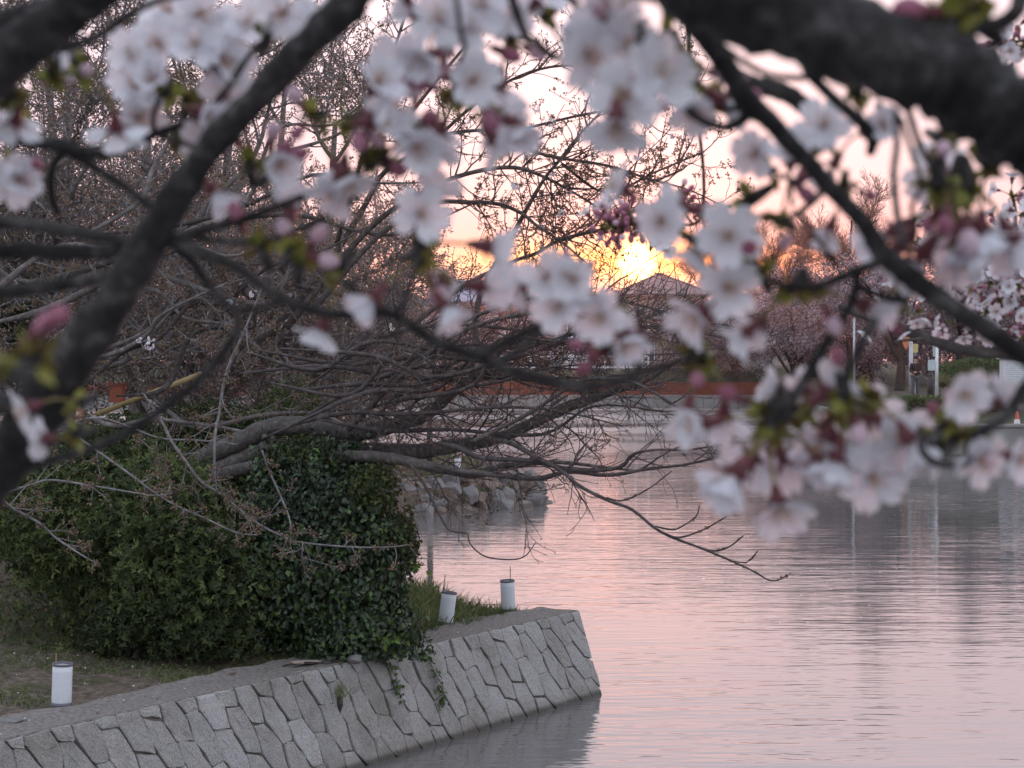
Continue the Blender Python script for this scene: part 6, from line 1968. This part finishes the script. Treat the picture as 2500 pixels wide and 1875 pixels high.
# flowers
for args in (
    (1150, 90, 0.92, 2, 1, (0.0, 0.2, 0.7), 90, 1.05, [(1180, 12), (1145, 60), (1080, 50)]),
    (1240, 90, 0.93, 2, 1, (0.1, -0.6, 0.5), 85, 1.0, [(1260, 35)]),
    (1060, 70, 0.93, 1, 2, (-0.5, -0.3, 0.5), 90),
    (1330, 40, 0.93, 1, 1, (-0.3, 0.2, 0.6), 90),
    (1490, 70, 0.80, 1, 1, (0.2, -0.6, 0.6), 80, 1.0, [(1525, 105), (1432, 130), (1475, 10)]),
    (1570, 130, 0.74, 1, 0, (0.1, -0.9, 0.1), 40, 1.1, [(1600, 195), (1530, 230)]),
    (1640, 90, 0.80, 1, 1, (-0.2, -0.3, 0.8), 80, 1.0),
    (1665, 150, 0.82, 1, 1, (0.1, -0.8, 0.3), 70),
    (1695, 200, 0.86, 1, 1, (-0.3, -0.8, 0.3), 70, 0.9),
    (1740, 240, 0.86, 0, 2, (0.3, -0.3, 0.5), 80, 0.9),
    (1640, 540, 0.89, 2, 1, (0.1, 0.3, 0.3), 90, 0.9),
    (1695, 590, 0.89, 1, 1, (0.3, -0.3, 0.4), 95, 0.9),
    (1830, 490, 0.86, 2, 0, (-0.8, -0.5, 0.1), 50, 1.1, [(1775, 580)]),
    (1905, 540, 0.86, 1, 1, (-0.6, 0.2, 0.5), 80, 0.9),
    (1860, 665, 0.86, 0, 2, (-0.3, 0.6, 0.4), 90, 0.9),
    (1800, 650, 0.87, 1, 0, (-0.5, -0.8, 0.2), 30, 1.1, [(1768, 700)]),
    (1935, 700, 0.86, 2, 1, (-0.5, -0.7, -0.2), 40, 0.9),
    (1985, 700, 0.87, 1, 1, (0.6, -0.7, -0.1), 30, 0.95),
    (1880, 420, 0.86, 0, 1, (-0.3, -0.2, 0.7), 80, 0.85, [(1848, 372)]),
    (2010, 340, 0.86, 0, 1, (-0.3, -0.6, 0.4), 80, 0.9, [(2012, 310)]),
    (2060, 450, 0.87, 1, 1, (-0.2, -0.6, 0.5), 80, 0.8),
    (2150, 300, 0.87, 2, 0, (0.0, -0.8, 0.3), 60, 0.9),
    (2090, 225, 0.84, 0, 2, (0.2, -0.5, 0.5), 80),
    (2290, 440, 0.85, 3, 1, (0.0, -0.9, -0.3), 50, 1.2),
    (2370, 455, 0.85, 4, 1, (0.3, -0.9, -0.3), 50, 1.25),
    (2330, 450, 0.87, 3, 1, (-0.1, -0.9, -0.3), 50, 1.25),
    (2300, 340, 0.84, 1, 1, (0.3, -0.3, 0.6), 85),
    (2410, 400, 0.84, 1, 0, (0.5, -0.6, 0.3), 70),
    (1885, 1035, 0.88, 6, 1, (-0.05, -0.9, -0.25), 62, 1.15),
    (1875, 1010, 0.88, 1, 1, (-0.9, 0.2, 0.0), 30, 1.0),
    (1930, 1000, 0.90, 2, 0, (0.5, -0.9, -0.4), 40, 1.15),
    (2065, 965, 0.88, 5, 2, (0.3, -0.9, -0.3), 65, 1.15),
    (2060, 955, 0.89, 2, 1, (-0.5, 0.5, -0.2), 50, 0.9),
    (2100, 970, 0.90, 1, 0, (0.7, -0.7, -0.2), 25, 1.15, [(2195, 1065)]),
    (2060, 1000, 0.90, 2, 0, (0.1, -0.9, -0.3), 50, 1.15, [(2125, 1165)]),
    (2300, 1045, 0.86, 0, 2, (0.5, 0.7, 0.0), 45, 0.9, [(2350, 960)]),
    (2330, 1070, 0.87, 2, 2, (0.45, 0.85, -0.1), 26, 0.9),
    (2290, 1080, 0.88, 1, 0, (0.5, -0.4, 0.2), 50),
    (2390, 1075, 0.86, 1, 1, (0.3, -0.8, 0.2), 55, 0.85),
    (2200, 735, 0.89, 0, 1, (0.1, -0.7, 0.4), 80, 0.85),
    (2090, 990, 0.90, 1, 0, (0.2, 0.95, -0.2), 14, 0.85),
    (2380, 40, 0.70, 0, 3, (-0.6, 0.5, 0.2), 70, 1.3),
    (2320, 70, 0.70, 0, 2, (-0.2, 0.9, 0.2), 50, 1.3),
):
    b.cluster(*args)

# --- sharper branch farther away at the right edge, thick with flowers
b = Branch('sharper flowering branch at the right edge, dense with small-looking white flowers', 2400, 860, 3.0)
b.add('limb', [(2050, 748, 13), (2113, 775, 16), (2190, 796, 20), (2267, 829, 24), (2344, 852, 26), (2422, 860, 28), (2520, 872, 30), (2620, 880, 32), (3000, 930, 42), (3500, 1100, 60)], 3.0, 3.1, 0, 14, M_BARK)
b.add('side_branch', [(3050, 935, 26), (2800, 860, 20), (2600, 790, 16), (2500, 700, 14), (2420, 690, 12), (2360, 670, 10), (2300, 640, 8), (2270, 620, 6), (2230, 590, 5)], 3.05, 3.0, 0, 10, M_BARK)
b.add('twig', [(2297, 640, 6), (2290, 605, 6), (2285, 570, 5), (2280, 545, 4)], 3.0, 3.0, 0, 8, M_BARK)
b.add('side_branch', [(2800, 860, 16), (2660, 790, 14), (2540, 700, 12), (2490, 640, 10), (2480, 560, 10), (2478, 510, 9), (2470, 470, 7)], 3.0, 3.0, 0, 10, M_BARK)
b.add('twig', [(2330, 845, 7), (2320, 800, 6), (2300, 770, 5), (2290, 740, 4)], 3.0, 2.98, 0, 8, M_BARK)
b.add('twig', [(2180, 795, 6), (2170, 760, 5), (2165, 730, 5), (2190, 700, 4)], 3.0, 2.98, 0, 8, M_BARK)
b.add('twig', [(2260, 826, 8), (2200, 830, 7), (2185, 815, 6), (2160, 780, 4)], 3.0, 2.98, 0, 8, M_BARK)


def small_cluster(b, px, py, d, n, nb, axis):
    """flowers too small in the picture for their petals to be picked up singly"""
    sp = U(px, py, d)
    ax = nrm(RGT * axis[0] + UPV * axis[1] + BACK * axis[2])
    b.place(SPURS[0], 'spur', Matrix.Translation(Vector(sp)) @ frame_to(ax, 0) @ Matrix.Scale(1.2, 4))
    kept = []
    for k in range(n + nb):
        for _ in range(30):
            v = nrm(RNG.normal(size=3) + ax * 0.6)
            if all(v @ w < 0.75 for w in kept):
                break
        kept.append(v)
        if k < n:
            me, end = WHOLE[RNG.integers(len(WHOLE))]
        else:
            me, end = BUDS[RNG.integers(len(BUDS))]
        Rm = frame_to(v, RNG.uniform(0, 6.28))
        e = np.array(Rm.to_3x3() @ Vector(end))
        b.place(me, 'blossom' if k < n else 'bud', Matrix.Translation(Vector(sp - e)) @ Rm)


def whole_bloom(seed):
    g = np.random.default_rng(500 + seed)
    bm, end = BLOOMS[seed % len(BLOOMS)]
    mb = MB()
    n_ = len(bm.vertices)
    V = np.empty(n_ * 3)
    bm.vertices.foreach_get('co', V)
    V = V.reshape(-1, 3)
    for p_ in bm.polygons:
        pass
    tris = {3: [], 4: [], 5: [], 6: []}
    for p_ in bm.polygons:
        if len(p_.vertices) in tris:
            tris[len(p_.vertices)].append((tuple(p_.vertices), p_.material_index))
    for k, lst in tris.items():
        for m_ in range(3):
            fs = [f_ for f_, mi in lst if mi == m_]
            if fs:
                mb.F.append(np.array(fs))
                mb.M.append(np.full(len(fs), m_))
    mb.V.append(V)
    mb.A.append(np.full(n_, 0.5))
    mb.n = n_
    tilt = g.uniform(0.05, 0.5)
    for q in range(5):
        pm = PETALS[(seed + q) % len(PETALS)]
        Vp = np.empty(len(pm.vertices) * 3)
        pm.vertices.foreach_get('co', Vp)
        Mx = Matrix.Rotation(q * 2 * math.pi / 5, 3, 'Z') @ Matrix.Rotation(tilt + g.normal() * 0.1, 3, 'X')
        Vp = Vp.reshape(-1, 3) @ np.array(Mx).T + [0, 0, 0.0006]
        f_ = np.array([tuple(p_.vertices) for p_ in pm.polygons])
        at = np.empty(len(pm.vertices))
        pm.attributes['var'].data.foreach_get('value', at)
        mb.add(Vp, [f_], 3, at)
    return mb.mesh('blossom', (M_CALYX, M_PEDICEL, M_STAMEN, M_PETAL), True), end


WHOLE = [whole_bloom(k) for k in range(8)]
for px, py, n_, nb, ax in ((2280, 545, 4, 2, (0, 0.2, 0.5)), (2250, 590, 3, 2, (-0.5, 0.2, 0.4)), (2300, 640, 3, 2, (0.2, -0.6, 0.4)), (2350, 668, 5, 3, (-0.2, 0.3, 0.6)), (2390, 640, 5, 2, (0, 0.6, 0.5)),
                          (2420, 690, 6, 2, (0, -0.3, 0.7)), (2400, 610, 5, 2, (0.2, 0.6, 0.4)), (2450, 650, 6, 2, (0.1, 0.3, 0.7)), (2440, 735, 6, 3, (-0.2, -0.5, 0.6)), (2480, 700, 6, 2, (0, 0, 0.8)),
                          (2375, 700, 4, 3, (-0.5, -0.5, 0.4)), (2490, 770, 6, 3, (-0.3, -0.5, 0.6)), (2410, 760, 5, 3, (-0.3, -0.3, 0.6)), (2480, 560, 4, 3, (-0.4, 0.4, 0.5)), (2472, 480, 4, 3, (-0.3, 0.4, 0.4)),
                          (2500, 520, 4, 1, (0.3, 0.2, 0.5)), (2290, 745, 4, 1, (0, -0.4, 0.6)), (2310, 790, 4, 3, (0.2, 0.3, 0.6)), (2360, 790, 4, 2, (0.4, 0.2, 0.5)), (2190, 700, 2, 2, (0, 0.4, 0.5)), (2165, 785, 3, 2, (-0.2, -0.5, 0.5)),
                          (2210, 730, 2, 1, (0.3, 0.5, 0.4)), (2240, 760, 3, 1, (0.2, 0.3, 0.6)), (2440, 810, 4, 2, (-0.2, 0.5, 0.5)), (2495, 640, 5, 1, (0, 0.4, 0.6)), (2500, 830, 3, 2, (-0.3, 0.3, 0.5)), (2440, 560, 3, 2, (-0.2, 0.3, 0.5))):
    small_cluster(b, px, py, 3.0 + RNG.normal() * 0.04, n_, nb, ax)

# --- two small budding twigs before the sun
b = Branch('small twig with tight red buds right above the setting sun', 1530, 545, 2.6)
b.add('twig', [(1640, -420, 16), (1668, -60, 13), (1690, 190, 11), (1716, 400, 9), (1715, 515, 8), (1690, 548, 8), (1620, 545, 7), (1560, 545, 6), (1525, 548, 5)], 2.6, 2.6, 0, 8)
b.add('twig', [(1690, 545, 6), (1672, 520, 5), (1665, 495, 5), (1660, 475, 4)], 2.6, 2.6, 0, 8)
for px, py in ((1522, 548), (1545, 540), (1505, 560), (1530, 530), (1555, 550), (1662, 480), (1668, 510), (1580, 545), (1490, 545)):
    small_cluster(b, px, py, 2.6, 0, 7, (RNG.normal() * 0.5, 0.6, 0.2))
for px, py in ((1470, 560), (1600, 580), (1590, 600)):
    small_cluster(b, px, py, 2.6, 2, 1, (0, 0.3, 0.5))
b = Branch('thin flowering twig hanging at the top right edge above the massive limb', 2450, 110, 2.4)
b.add('twig', [(3300, -260, 26), (2900, -80, 14), (2620, 40, 9), (2540, 80, 8), (2490, 100, 6), (2440, 95, 5)], 2.4, 2.4, 0, 8)
for px, py in ((2440, 95), (2470, 105), (2495, 118)):
    small_cluster(b, px, py, 2.4, 3, 3, (-0.2, -0.2, 0.5))
